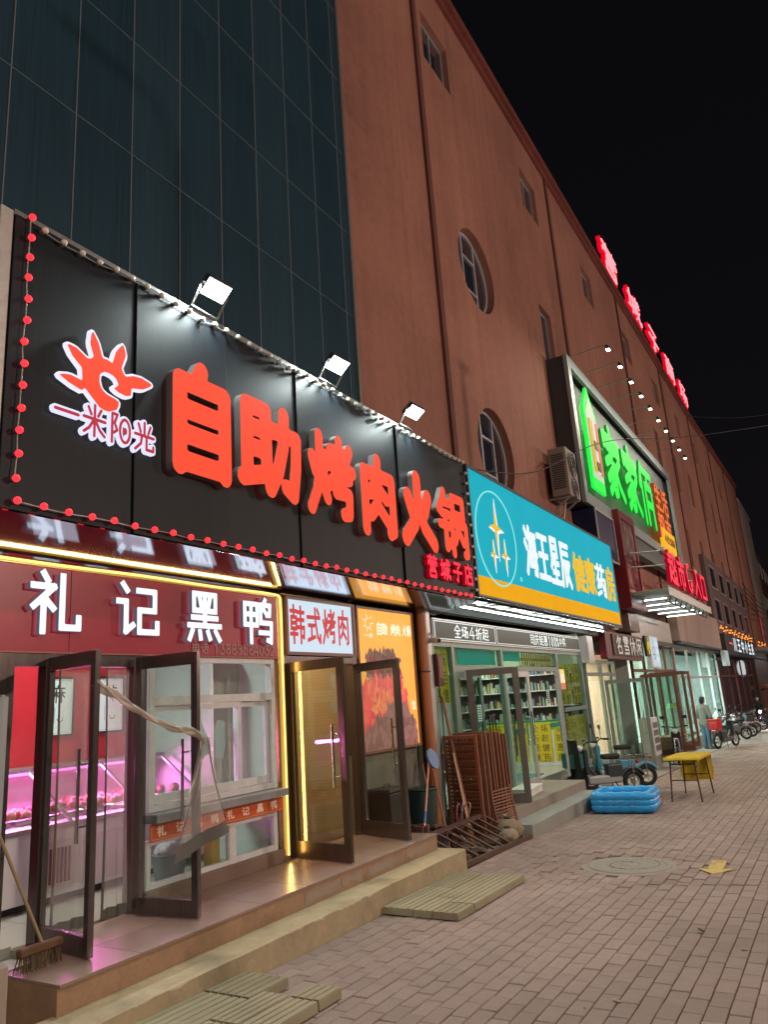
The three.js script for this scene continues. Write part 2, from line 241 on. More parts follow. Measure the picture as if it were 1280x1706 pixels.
// ================= STREET =================
const ground = struct('sidewalk'); ground.rotation.z = Math.atan(SL);
const bedMat = std([.1, .085, .072], .95, 0, { map: T.blotch }), farPave = std([.27, .235, .205], .85, 0, { map: T.blotch });
const PX0 = 1.6, PX1 = 36, PZ0 = -4.02, PZ1 = .95, PL = .238, PW = .121;
obj('bedding', bb(PX0, PX1, -.2, -.016, -14, 3, 0), bedMat, ground);
obj('paving_beyond', [bb(PX1, 140, -.2, -.001, -14, 3), bb(-30, PX0, -.2, -.001, -14, 3), bb(PX0, PX1, -.16, -.001, PZ1 + .001, 2.99), bb(PX0, PX1, -.16, -.004, -13.9, PZ0 - .06)], farPave, ground);
{
  const paverMats = Array.from({ length: 10 }, (_, i) => [.225 + i * .0115, .168 + i * .0088, .143 + i * .0076]).map((c, i) => { const t = T.grain.clone(); t.offset.set(i * .37, i * .61); t.needsUpdate = true; return std(c, .8, 0, { map: t, bumpMap: T.bump, bumpScale: .0012 }); });
  const w = PL - .005, d = PW - .007, c = .005, t = .05;
  const mk = (() => {                                   // a brick with chamfered top edges, no underside
    const top = [[-w / 2 + c, 0, -d / 2 + c], [w / 2 - c, 0, -d / 2 + c], [w / 2 - c, 0, d / 2 - c], [-w / 2 + c, 0, d / 2 - c]], mid = [[-w / 2, -c, -d / 2], [w / 2, -c, -d / 2], [w / 2, -c, d / 2], [-w / 2, -c, d / 2]], low = mid.map(([x, , z]) => [x, -t, z]);
    const pos = []; const quad = (a, b, e, f) => pos.push(...a, ...b, ...e, ...a, ...e, ...f);
    quad(top[3], top[2], top[1], top[0]);
    for (let i = 0; i < 4; i++) { const j = (i + 1) % 4; quad(mid[i], top[i], top[j], mid[j]); quad(low[i], mid[i], mid[j], low[j]); }
    const g = new THREE.BufferGeometry(); g.setAttribute('position', new THREE.Float32BufferAttribute(pos, 3)); g.computeVertexNormals(); return muv(g);
  })();
  const list = [], seamX = (z) => 7.95 + (z + 2.4) * .24;
  let row = 0;
  for (let z = PZ0 + PW / 2; z < PZ1; z += PW, row++) {
    const sx = seamX(z);
    for (let k = 0; ; k++) { const x = sx + .02 + (k + .5 + (row % 2) * .5 - (row % 2 && !k ? 0 : 0)) * PL; if (x > PX1) break; list.push([x, z]); }
    for (let k = 0; ; k++) { const x = sx - (k + .5 + (row % 2) * .5) * PL; if (x < PX0 + .1) break; list.push([x, z]); }
    if (row % 2) { list.push([sx + .02 + PL * .25, z, .5]); list.push([sx - PL * .25, z, .5]); }
  }
  const keep = list.filter(([x, z]) => Math.hypot(x - 8.92, z + 2.33) > .52);
  const fr = new THREE.Frustum(); camera.updateMatrixWorld(); camera.updateProjectionMatrix();
  fr.setFromProjectionMatrix(new THREE.Matrix4().multiplyMatrices(camera.projectionMatrix, camera.matrixWorldInverse.copy(camera.matrixWorld).invert()));
  const seen = keep.map((p) => ({ p, d: Math.hypot(p[0], p[1], 1.8), v: fr.containsPoint(V(p[0], gy(p[0]), p[1])) && p[1] > -3.86 && !(p[0] > 6.2 && p[0] < 7.9 && p[1] < -3.1) && !(p[0] < 4.5 && p[1] < -3.02) })).sort((a, b) => (b.v - a.v) || a.d - b.d);
  const place = (o, [x, z, s]) => { const q = Math.hypot(x - 8.92, z + 2.33) < 1.1 ? 2.6 : 1; o.position.set(x, rr(-.004, .002) * q, z); o.rotation.set(rr(-.02, .02) * q, rr(-.018, .018) * q, rr(-.012, .012) * q); if (s) o.scale.x = s; };
  seen.slice(0, 300).forEach(({ p }) => place(obj('paver', mk, paverMats[Math.max(0, Math.min(9, Math.floor((fbm(p[0] * 1.1 + 9, p[1] * 1.6 + 9, 64, 301, 4) - .22) * 14 + rr(-1.2, 1.2))))], ground), p));
  const rest = seen.slice(300), im = new THREE.InstancedMesh(mk, std([1, 1, 1], .8, 0, { map: T.grain, bumpMap: T.bump, bumpScale: .0012 }), rest.length), o = new THREE.Object3D();
  const tones = [[.3, .226, .195], [.28, .21, .18], [.315, .24, .208], [.29, .214, .182], [.275, .212, .184]];
  rest.forEach(({ p }, i) => { o.scale.set(1, 1, 1); place(o, p); o.updateMatrix(); im.setMatrixAt(i, o.matrix); const st = fbm(p[0] * 1.1 + 9, p[1] * 1.6 + 9, 64, 301, 4), k = rr(.94, 1.06) * (.72 + .56 * st); im.setColorAt(i, lin(...tones[(rnd() * 5) | 0].map((q) => q * k))); });
  im.name = 'paver_field'; im.userData.kind = 'stuff'; im.castShadow = im.receiveShadow = true; ground.add(im);
}
{ // road, kerb, far side, built though the photograph does not show them: lamps stand there
  const road = struct('road'); obj('asphalt', bb(-30, 140, -.4, -.14, 3.16, 14), std([.05, .05, .052], .9, 0, { map: T.blotch }), road); road.rotation.z = Math.atan(SL);
  const kerb = struct('kerb'); obj('kerb_stone', bb(-30, 140, -.4, .002, 3.0, 3.15, .01), M.concrete, kerb); kerb.rotation.z = Math.atan(SL);
}
{ // manhole cover set in a worn concrete collar
  const m = thing('manhole_cover', 'round grey cast manhole cover set in the pavement', 'manhole cover', [8.92, gy(8.92), -2.33]); m.rotation.z = Math.atan(SL);
  obj('collar', new THREE.CylinderGeometry(.52, .52, .04, 40).translate(0, -.024, 0), std([.3, .27, .235], .9, 0, { map: T.blotch, bumpMap: T.bump, bumpScale: .004 }), m);
  const pts = [[0, .012], [.1, .012], [.105, .004], [.125, .004], [.13, .012], [.24, .012], [.245, .004], [.27, .004], [.275, .012], [.37, .012], [.375, .003], [.385, .003], [.39, .012], [.43, .012], [.435, -.01]].map(([x, y]) => new THREE.Vector2(x, y));
  const lidMat = std([.3, .275, .235], .72, .15, { map: T.blotch, bumpMap: T.bump, bumpScale: .003 });
  obj('lid', new THREE.LatheGeometry(pts, 44), lidMat, m);
  obj('tread_studs', Array.from({ length: 40 }, (_, i) => { const a = i * 2.4, q = .14 + .22 * ((i * .618) % 1); return box(.03, .006, .012, Math.cos(a) * q, .014, Math.sin(a) * q); }), lidMat, m).userData.kind = 'stuff';
}
{ // painted arrow
  const s = new THREE.Shape([[-.4, 0], [-.14, .17], [-.13, .075], [.05, .08], [.12, .068], [.33, .08], [.32, -.07], [.1, -.078], [-.12, -.07], [-.13, -.18]].map(([x, y]) => new THREE.Vector2(x, y)));
  const g = muv(new THREE.ExtrudeGeometry(s, { depth: .003, bevelEnabled: false }).rotateX(-Math.PI / 2));
  const a = single('painted_arrow', g, std([.55, .41, .12], .85, 0, { map: tex(128, 128, (u, v) => .55 + .6 * fbm(u * 16, v * 16, 16, 71, 4) - (fbm(u * 9, v * 9, 9, 78, 3) > .62 ? .35 : 0), .7) }), 'worn yellow arrow painted on the pavement near the manhole', 'arrow marking');
  a.position.set(9.05, gy(9.05) + .0035, -1.46); a.rotation.set(0, .04, Math.atan(SL));
}
function slabs(name, label, x, z, rows, y) {             // loose grooved slabs that serve as a ramp: rows of [z0, z1, [[x0, x1], ...]]
  const t = thing(name, label, 'ramp', [x, gy(x), z]); t.rotation.z = Math.atan(SL);
  const ms = [[.3, .275, .175], [.265, .24, .15], [.32, .29, .19]].map((c) => std(c, .85, 0, { map: T.blotch, bumpMap: T.bump, bumpScale: .002 }));
  let i = 0;
  for (const [z0, z1, xs] of rows) for (const [x0, x1] of xs) {
    const n = Math.max(2, Math.round((z1 - z0) / .062)), st = (z1 - z0 - .008) / n, p = [];
    p.push(new THREE.Vector2(z0 + .004, .004));
    for (let k = 0; k < n; k++) { const a = z0 + .004 + k * st; p.push(new THREE.Vector2(a + .004, y - .014), new THREE.Vector2(a + .008, y), new THREE.Vector2(a + st - .008, y), new THREE.Vector2(a + st - .004, y - .014)); }
    p.push(new THREE.Vector2(z1 - .004, .004));
    const g = new THREE.ExtrudeGeometry(new THREE.Shape(p), { depth: x1 - x0 - .008, bevelEnabled: false }).rotateY(Math.PI / 2).scale(1, 1, -1);
    g.translate(x0 + .004, 0, 0);
    const q = clean(g), a = q.attributes.position.array; for (let k = 0; k < a.length; k += 9) for (let c = 0; c < 3; c++) { const s = a[k + 3 + c]; a[k + 3 + c] = a[k + 6 + c]; a[k + 6 + c] = s; } q.computeVertexNormals();
    const m = obj('slab', muv(q), ms[i++ % 3], t); m.rotation.x = 0; m.position.y = rr(.002, .007);
  }
}
slabs('slab_ramp', 'grooved yellowish slabs laid as a ramp below the barbecue doors', 6.27, -3.56, [[-.4, -.03, [[0, .86], [.87, 1.56]]], [-.03, .16, [[0, .5], [.51, 1.58]]], [.16, .42, [[0, .34], [.35, 1.59]]]], .062);
slabs('slab_ramp', 'broken grooved yellowish slabs laid as a ramp before the duck shop', 3.3, -3.52, [[-.4, .0, [[-.2, .72], [.73, 1.13]]], [.0, .22, [[-.2, .36], [.37, .86]]], [.22, .45, [[-.2, .32], [.33, .84], [.852, 1.1]]]], .062);

// steps of the two shops on the left; their front edge is worn and chipped along its length
function wornStep(x0, x1, y0, y1, z0, z1, s) {
  const n = Math.round((x1 - x0) / .035), pos = [], rows = [];
  for (let i = 0; i <= n; i++) { const x = x0 + (x1 - x0) * i / n, q = fbm(x * 2.3, s, 256, 400 + s, 4), chip = vn(x * 6 + s, s, 256, 410) > .86 ? .02 * vn(x * 25, s, 1024, 415) : 0, c = .006 + .012 * Math.max(0, q - .4) + chip, dz = .006 * (q - .5); rows.push([[x, y0, z1 + dz], [x, y1 - c, z1 + dz], [x, y1 - c * .35, z1 + dz - c * .35], [x, y1, z1 + dz - c], [x, y1 + .002 * (q - .5), z1 - .12], [x, y1, z0]]); }
  for (let i = 0; i < n; i++) for (let k = 0; k < 5; k++) { const a = rows[i][k], b = rows[i + 1][k], c = rows[i + 1][k + 1], d = rows[i][k + 1]; pos.push(...a, ...b, ...c, ...a, ...c, ...d); }
  for (const [r, f] of [[rows[0], 1], [rows[n], 0]]) for (let k = 1; k < 5; k++) { const t = [r[0], r[k], r[k + 1]]; if (f) t.reverse(); pos.push(...t[0], ...t[2], ...t[1]); }
  for (const [r, f] of [[rows[0], 1], [rows[n], 0]]) { const t = [r[0], r[5], [r[5][0], y0, z0]]; if (f) t.reverse(); pos.push(...t[0], ...t[2], ...t[1]); }
  const g = new THREE.BufferGeometry(); g.setAttribute('position', new THREE.Float32BufferAttribute(pos, 3)); g.computeVertexNormals(); return muv(g);
}
{
  const st = struct('shop_steps');
  const riserMat = std([.33, .205, .12], .62, 0, { map: T.stain, bumpMap: T.bump, bumpScale: .0015 }), treadMat = std([.4, .325, .2], .55, 0, { map: T.stain, bumpMap: T.bump, bumpScale: .001 });
  obj('lower_step', wornStep(3.02, 8.1, -.5, .085, -4.25, -3.9, 1), treadMat, st);
  obj('upper_step', wornStep(3.16, 8.02, -.5, .232, -5.3, -4.21, 2), riserMat, st);
  // floor tiles of the landing
  const tileMats = [[.3, .215, .175], [.32, .225, .18], [.285, .205, .168]].map((c) => std(c, .3, 0, { map: T.grain }));
  for (let i = 0; i < 8; i++) for (let j = 0; j < 2; j++) obj('floor_tile', bb(3.16 + i * .6075 + .002, 3.16 + (i + 1) * .6075 - .002, .233, .251, -4.19 - (j + 1) * .455 + .002, -4.19 - j * .455 - .002, .002), tileMats[(i * 2 + j * 5) % 3], st);
  // torn remains of a pasted strip on the riser
  for (const [x, w] of [[5.55, .5], [6.1, .35], [6.55, .62], [7.3, .5]]) {
    const n = 9, up = [], dn = []; for (let i = 0; i <= n; i++) { up.push(new THREE.Vector2(i / n * w, .2 + rr(-.022, 0))); dn.unshift(new THREE.Vector2(i / n * w, .115 + rr(-.02, .03))); }
    const g = muv(new THREE.ExtrudeGeometry(new THREE.Shape([...up, ...dn]), { depth: .002, bevelEnabled: false })); obj('paper_remnant', g, std([.34, .27, .215], .9, 0, { map: T.blotch }), st).position.set(x, 0, -4.2095);
  }
  const ps = struct('pharmacy_steps');
  const grey = std([.3, .31, .275], .7, 0, { map: T.blotch, bumpMap: T.bump, bumpScale: .0015 }), grey2 = std([.27, .23, .19], .7, 0, { map: T.blotch, bumpMap: T.bump, bumpScale: .0015 });
  obj('lower_step', wornStep(10.46, 14.1, -.7, -.05, -4.36, -3.99, 3), grey, ps);
  obj('upper_step', wornStep(10.3, 14.3, -.7, .105, -5.3, -4.34, 4), grey2, ps);
  obj('entry_floor', bb(9.9, 25.5, -.9, .1, -12, -5.31), std([.42, .43, .4], .35, 0, { map: T.grain }), ps);
  const ls = struct('far_shop_steps');
  obj('step', [bb(18.2, 60, -1.6, -.3, -5.3, -4.95, .01), bb(17.9, 60, -1.6, -.16, -5.6, -5.2, .01)], grey, ls);
  obj('step_block', bb(33, 37, -1.6, -.5, -4.95, -4.5, .01), grey2, ls);
}
// street lamps: globe lamps across the road, and lamps with downward heads on this kerb; both stand outside the frame
for (const [i, x] of [[0, -8], [1, 14], [2, 36], [3, 60]]) {
  const t = thing('street_lamp', ['globe street lamp across the road, behind the camera', 'globe street lamp across the road from the pharmacy', 'globe street lamp across the road from the supermarket', 'globe street lamp across the road at the far shops'][i], 'street lamp', [x, gy(x) - .2, 15], 0, 'globe street lamps across the road');
  obj('pole', [rod(V(0, 0, 0), V(0, 8.2, 0), .09, 12, .055), rod(V(0, 0, 0), V(0, .5, 0), .16, 12, .12)], M.darkGrey, t);
  obj('collar', rod(V(0, 8.15, 0), V(0, 8.3, 0), .12, 14), M.darkGrey, t);
  obj('globe', sph(.24, 0, 8.5, 0, 20, 14), glow([1, .72, .48], 6), t);
  const l = new THREE.PointLight(lin(1, .73, .6), 390); l.position.set(0, 8.5, .0); l.shadow.radius = 12; l.castShadow = true; t.add(l); l.name = 'lamp_light';
}
for (const [i, x] of [[0, 0], [1, 13], [2, 27], [3, 42]]) {
  const t = thing('kerb_lamp', ['tall kerb lamp with a flat head just behind the camera', 'tall kerb lamp with a flat head opposite the pharmacy', 'tall kerb lamp with a flat head opposite the supermarket', 'tall kerb lamp with a flat head opposite the purple shop'][i], 'street lamp', [x, gy(x), 2.6], 0, 'flat-headed lamps along the kerb');
  obj('pole', rod(V(0, 0, 0), V(0, 8, 0), .08, 12, .05), M.darkGrey, t); obj('arm', tube([V(0, 7.9, 0), V(0, 8.2, -.3), V(0, 8.25, -.9)], .03, 14), M.darkGrey, t); obj('head', box(.3, .08, .7, 0, 8.24, -1.1, .03), M.darkGrey, t); obj('lens', box(.24, .02, .56, 0, 8.19, -1.1), glow([1, .86, .7], 8), t);
  const l = new THREE.SpotLight(lin(1, .86, .72), 165, 0, 1.2, .7); l.position.set(0, 8.15, -1.1); l.target.position.set(0, 0, -2.4); l.shadow.radius = 10; l.castShadow = true; t.add(l, l.target); l.name = 'lamp_light';
}
{ // litter on the pavement
  const g = []; for (let k = 0; k < 60; k++) { const x = rr(4, 22), z = rr(-3.8, -.4), b = box(rr(.012, .045), .004, rr(.01, .03)); b.rotateY(rr(0, 3)); g.push(b.translate(x, gy(x) + .006, z)); }
  const l = obj('litter', g, std([.22, .2, .17], .9)); l.userData = { kind: 'stuff', label: 'tiny scraps and butts scattered over the pavement', category: 'litter' };
  const s = new THREE.Shape(); s.moveTo(-.05, 0); s.quadraticCurveTo(-.01, .035, .05, .005); s.quadraticCurveTo(0, -.03, -.05, 0); const lf = new THREE.ExtrudeGeometry(s, { depth: .004, bevelEnabled: false }).rotateX(-Math.PI / 2 + .15);
  const f = single('dry_leaf', muv(lf), std([.05, .035, .02], .9), 'dark dry leaf lying alone on the paving', 'leaf'); f.position.set(6.6, gy(6.6) + .008, -1.25); f.rotation.y = .6;
}

// ================= BUILDINGS =================
{ // dark metal cladding over the left part of the block
  const b = thing('clad_building', 'tall block clad in dark blue-black metal panels above the barbecue sign', 'building');
  obj('wall', bb(-6, 8.42, 3.2, 22, -5.9, -5.17), std([.11, .13, .15], .7), b);
  const pm = [[.032, .085, .125], [.028, .077, .115], [.037, .093, .135]].map((c) => std(c, .36, .2, { map: T.streak }));
  for (let i = -13; i < 9; i++) for (let j = 0; j < 12; j++) {
    const x0 = 3.05 + i * .65, y0 = 5.8 + (j - 1) * 1.4; const x1 = Math.min(x0 + .65, 8.44); if (x1 - x0 < .05) continue;
    const m = obj('panel', bb(x0 + .005, x1 - .005, y0 + .005, y0 + 1.395, -5.165, -5.13, .004), pm[((i * 7 + j * 3) % 3 + 3) % 3], b); m.rotation.set(rr(-.0003, .0003), rr(-.0006, .0006), 0);
  }
  const seam = std([.2, .25, .29], .5, .3);
  for (let i = -13; i < 9; i++) obj('joint_trim', bb(3.05 + i * .65 - .005, 3.05 + i * .65 + .005, 4.4, 21.2, -5.165, -5.121), seam, b);
  for (let j = 0; j < 12; j++) obj('joint_trim', bb(-6, 8.43, 5.8 + (j - 1) * 1.4 - .004, 5.8 + (j - 1) * 1.4 + .004, -5.166, -5.1225), seam, b);
  obj('corner_trim', bb(8.44, 8.5, 3.2, 22, -5.9, -5.1), std([.3, .3, .3], .4, .6), b);
  obj('parapet', bb(-6, 8.5, 22, 22.3, -6, -5.05), M.darkGrey, b);
}
const roofY = (x) => 17.5 + (Math.min(x, 48) - 8.4) * .008 + Math.max(0, x - 48) * .05;
{
  const X0 = 8.52, X1 = 76;
  const b = thing('brown_building', 'long salmon-brown rendered building with round and narrow windows', 'building');
  const s = new THREE.Shape([[X0, 3.0], [X1, 3.0], [X1, roofY(X1)], [48, roofY(48)], [X0, roofY(X0)]].map(([x, y]) => new THREE.Vector2(x, y)));
  const rects = [], rounds = [[13.8, 10.7, .95], [13.8, 6.5, .95]];
  for (let k = 0; k < 10; k++) rects.push([12.7 + k * 6.0, 15.62, 1.3, 1.25]);
  rects.push([18.75, 10.9, 1.0, 2.2]);
  for (let k = 0; k < 9; k++) { rects.push([34.6 + k * 4.6, 12.1, 1.05, 1.9]); rects.push([34.6 + k * 4.6, 8.2, 1.05, 1.9]); }
  for (const [x, y, w, h] of rects) s.holes.push(new THREE.Path([[x - w / 2, y - h / 2], [x + w / 2, y - h / 2], [x + w / 2, y + h / 2], [x - w / 2, y + h / 2]].map(([a, c]) => new THREE.Vector2(a, c))));
  for (const [x, y, r] of rounds) { const p = new THREE.Path(); p.absarc(x, y, r, 0, Math.PI * 2); s.holes.push(p); }
  const wallMat = std([.47, .215, .155], .88, 0, { map: T.plaster, bumpMap: T.bump, bumpScale: .0025 });
  obj('wall', muv(new THREE.ExtrudeGeometry(s, { depth: .42, bevelEnabled: false, curveSegments: 28 })), wallMat, b).position.z = -5.57;
  obj('inner_wall', bb(X0, X1, 3, 17.3, -6.4, -6.2), std([.03, .03, .035], .8), b);
  obj('end_wall', [bb(X1 - .3, X1, 3, 18.8, -16, -5.58), bb(X0, X0 + .3, 3, 17.2, -16, -5.58)], wallMat, b);
  // coping along the sloping roof edge
  const cop = (y0, y1, z0, z1) => { const g = new THREE.ExtrudeGeometry(new THREE.Shape([[X0, roofY(X0) + y0], [48, roofY(48) + y0], [X1 + .1, roofY(X1) + y0], [X1 + .1, roofY(X1) + y1], [48, roofY(48) + y1], [X0, roofY(X0) + y1]].map(([x, y]) => new THREE.Vector2(x, y))), { depth: z1 - z0, bevelEnabled: false }); return muv(g.translate(0, 0, z0)); };
  obj('coping', [cop(.002, .22, -5.7, -4.96), cop(-.16, -.002, -5.145, -5.06)], std([.27, .07, .055], .8, 0, { map: T.plaster }), b);
  obj('roof', cop(-.3, -.05, -16, -5.72), M.darkGrey, b);
  // raised bands that divide the bays
  for (let k = 0; k < 8; k++) obj('pilaster_strip', bb(11.55 + k * 9, 11.72 + k * 9, 3.0, roofY(11.6 + k * 9) - .17, -5.148, -5.09, .006), std([.2, .078, .058], .85, 0, { map: T.plaster }), b);
  const frame = std([.28, .29, .32], .5), pane = new THREE.MeshPhysicalMaterial({ color: lin(.025, .03, .045), roughness: .06, metalness: 0, clearcoat: 1 });
  for (const [x, y, w, h] of rects) {
    const wd = obj('window', [...rectFrame(x - w / 2, x + w / 2, y - h / 2, y + h / 2, -5.31, .06, .06), bb(x - .025, x + .025, y - h / 2 + .06, y + h / 2 - .06, -5.335, -5.29)], frame, b);
    for (const sgn of [-1, 1]) obj('pane', bb(Math.min(x + sgn * .025, x + sgn * (w / 2 - .06)), Math.max(x + sgn * .025, x + sgn * (w / 2 - .06)), y - h / 2 + .06, y + h / 2 - .06, -5.318, -5.308), pane, wd);
  }
  for (const [x, y, r] of rounds) {
    const ring = new THREE.Shape(); ring.absarc(0, 0, r - .002, 0, Math.PI * 2); const hole = new THREE.Path(); hole.absarc(0, 0, r - .07, 0, Math.PI * 2); ring.holes.push(hole);
    const wd = obj('round_window', [new THREE.ExtrudeGeometry(ring, { depth: .06, bevelEnabled: false, curveSegments: 30 }), box(.05, 2 * r - .15, .05, -.32, 0, .03), box(.05, 2 * r - .15, .05, .32, 0, .031), box(.6, .05, .05, 0, .35, .032), box(.59, .05, .05, 0, -.45, .033)], std([.42, .43, .48], .45), b);
    wd.position.set(x, y, -5.38);
    obj('pane', new THREE.CylinderGeometry(r - .075, r - .075, .012, 36).rotateX(Math.PI / 2).translate(0, 0, .02), pane, wd);
  }
  obj('ledge', bb(X0, X1, 3.0, 3.16, -5.12, -5.0), M.darkGrey, b);
}
{ // paler block further along
  const b = thing('pale_building', 'pale grey building beyond the end of the brown block', 'building');
  const m = std([.55, .46, .43], .85, 0, { map: T.plaster });
  obj('wall', bb(76.4, 88, -3, 18, -16, -5.2), m, b); obj('wing', bb(88, 130, -3, 16, -16, -5.6), std([.3, .17, .14], .85, 0, { map: T.plaster }), b);
  obj('parapet', bb(76.3, 88.1, 18, 18.3, -16, -5.05), m, b);
  for (let k = 0; k < 8; k++) for (let j = 0; j < 3; j++) { const x = 89.5 + k * 4.5, y = 5 + j * 4; const w = obj('window', rectFrame(x, x + 1.6, y, y + 1.8, -5.58, .08, .08), M.alu, b); obj('pane', bb(x + .08, x + 1.52, y + .08, y + 1.72, -5.6, -5.585), M.black, w); }
}
{ // red neon characters on the roof edge
  const neon = glow([.95, .002, .015], 1.1), side = glow([.9, .0, .02], .9), core = glow([1, .3, .34], 1.5), rail = M.darkGrey;
  const t = thing('rooftop_neon_sign', 'row of five glowing red characters standing on the roof edge', 'neon sign');
  [...'营城子商场'].forEach((c, i) => {
    const x = 28.75 + i * 4.4, y = roofY(x) + .98; const base = letter(t, c, x, y, -5.1, 2.7, 1.35, 9, .14, neon, side); obj('neon_tube', glyph(c, 2.7, 1.35, 1.9, .05), core, base).position.z = .141;
    obj('post', [bb(x - .5, x - .45, roofY(x) + .2, y + .45, -5.2, -5.15), bb(x + .45, x + .5, roofY(x) + .2, y + .45, -5.2, -5.15)], rail, t);
    areaLight(lin(1, .05, .06), 1.6, 1.7, 1.0, [x, y, -4.9], [x, y - .3, 0], t);
  });
}

// ================= BARBECUE SIGN =================
const BX0 = 2.73, BX1 = 10.24, BY0 = 3.08, BY1 = 5.24, BZ = -4.4;
{
  const s = thing('barbecue_signboard', 'long black signboard with glowing orange-red characters and sun logo', 'signboard');
  obj('casing', [bb(BX0, BX1, BY1 - .03, BY1, -5.12, BZ - .03), bb(BX0, BX0 + .03, BY0 + .03, BY1 - .03, -5.12, BZ - .03), bb(BX1 - .03, BX1, BY0 + .03, BY1 - .03, -5.12, BZ - .03)], M.darkGrey, s);
  const pm = [[.011, .017, .023], [.009, .014, .02], [.013, .019, .025]].map((c) => new THREE.MeshPhysicalMaterial({ color: lin(...c), roughness: .5, metalness: 0, specularIntensity: .45, map: T.streak }));
  const n = 7, w = (BX1 - BX0) / n;
  for (let i = 0; i < n; i++) { const m = obj('panel', bb(BX0 + i * w + .003, BX0 + (i + 1) * w - .003, BY0, BY1, BZ - .028, BZ, .004), pm[i % 3], s); m.rotation.y = [.002, -.004, .003, -.002, .004, -.003, .002][i] * .4; m.position.z = [0, .002, -.001, .003, 0, .002, .001][i]; }
  { const g = box(BX1 - BX0, .008, .715); g.rotateX(-.165); obj('soffit', g.translate((BX0 + BX1) / 2, 3.014, -4.757), std([.31, .33, .39], .1, 1, { bumpMap: T.blotch, bumpScale: .003 }), s, 'polished underside that mirrors the shop signs'); }
  obj('top_rail', bb(BX0, BX1, BY1, BY1 + .05, BZ - .08, BZ - .02), M.brushed, s);
  obj('side_trim', bb(BX0 - .11, BX0 - .012, BY0 - .04, BY1 + .02, -5.1, BZ - .005, .01), std([.55, .54, .5], .45, .2, { map: T.grain }), s, 'pale metal trim at the end of the sign');
  const face = glow([1, .075, .03], 1.12); face.emissiveMap = T.led; const ret = std([.3, .3, .29], .35, .7);
  [['自', 4.48, 4.15, .92], ['助', 5.42, 4.15, .96], ['烤', 6.44, 4.12, .94], ['肉', 7.42, 4.09, .96], ['火', 8.42, 4.11, .98], ['锅', 9.47, 4.11, 1.04]].forEach(([c, x, y, w]) => {
    letter(s, c, x, y, BZ + .018, w * .92, .94, { 自: 9.8, 助: 9.8, 烤: 8.6, 肉: 9.8, 火: 12.5, 锅: 7.6 }[c], .075, face, ret);
    areaLight(lin(1, .1, .05), .5, w * .6, .6, [x, y, BZ + .16], [x, y, 2], s);
  });
  const pink = glow([1, .03, .065], 1.15), deep = glow([.5, .0, .01], .6);
  [...'营城子店'].forEach((c, i) => letter(s, c, 8.75 + i * .385, 3.42, BZ + .02, .3, .3, 7, .05, pink, deep));
  // logo: a sun with five rays and a curling mouth; white edge, red face
  const out = [[0, 68], [10, 65], [20, 66], [20, 60], [19, 55], [11, 49], [6, 41], [14, 41], [24, 46], [30, 42], [26.5, 32], [28, 21], [34, 29], [38, 40], [43, 40], [48, 41], [51, 30], [58, 21], [61, 30], [57, 42], [61, 48], [68, 45], [78, 43.5], [89, 46], [80, 53], [68, 56], [67, 63], [61, 65], [54, 64], [50, 62], [53, 60], [54.5, 57], [52, 53], [47, 51], [41, 51], [36, 55], [35.5, 61], [38, 67], [43, 70], [50, 71], [55, 73], [53, 80], [45, 84], [37, 83], [29, 76], [23, 71.5], [20, 74], [10, 72]];
  const smooth = new THREE.CatmullRomCurve3(out.map(([x, y]) => V(x, y, 0)), true, 'catmullrom', .35).getPoints(260).map((p) => [p.x, p.y]);
  const polyField = (off) => (x, y) => { let d = 1e9; for (let i = 0, j = smooth.length - 1; i < smooth.length; j = i++) { const [ax, ay] = smooth[j], [bx, by] = smooth[i], ux = bx - ax, uy = by - ay, t = Math.max(0, Math.min(1, ((x - ax) * ux + (y - ay) * uy) / (ux * ux + uy * uy || 1e-9))); d = Math.min(d, Math.hypot(x - ax - ux * t, y - ay - uy * t)); } return (inside([x, y], smooth) ? d : -d) + off; };
  const white = glow([.86, .84, 1], 1.05), redFace = glow([1, .075, .03], 1), logo = obj('logo', new THREE.ExtrudeGeometry(shapesOf(contours(polyField(2.1), 110), .95, .95), { depth: .03, bevelEnabled: false }), white, s, 'sun logo with white edge');
  logo.position.set(3.57, 4.29, BZ + .015);
  obj('logo_face', new THREE.ExtrudeGeometry(shapesOf(contours(polyField(0), 110), .95, .95), { depth: .006, bevelEnabled: false }), redFace, logo).position.z = .0305;
  const wm = glow([.82, .82, 1], 1.0), rm = glow([.5, .03, .06], 1);
  ['一', '米', '阳', '光'].forEach((c, i) => {
    const x = 3.17 + i * .235, y = 3.86, st = parse(GLYPH[c]); if (c === '阳') { const o = []; for (let k = 0; k <= 18; k++) o.push([70 + 22 * Math.cos(k / 9 * Math.PI), 52 + 36 * Math.sin(k / 9 * Math.PI)]); st.push(o); }
    const base = obj('logo_character', new THREE.ExtrudeGeometry(shapesOf(contours(field(st, 12)), .215, .26), { depth: .03, bevelEnabled: false }), wm, s); base.position.set(x, y, BZ + .015);
    obj('character_face', new THREE.ExtrudeGeometry(shapesOf(contours(field(c === '阳' ? [...st, Object.assign([[70, 50], [70, 54]], { r: 9 })] : st, 4.6)), .215, .26), { depth: .004, bevelEnabled: false }), rm, base).position.z = .0305;
  });
}
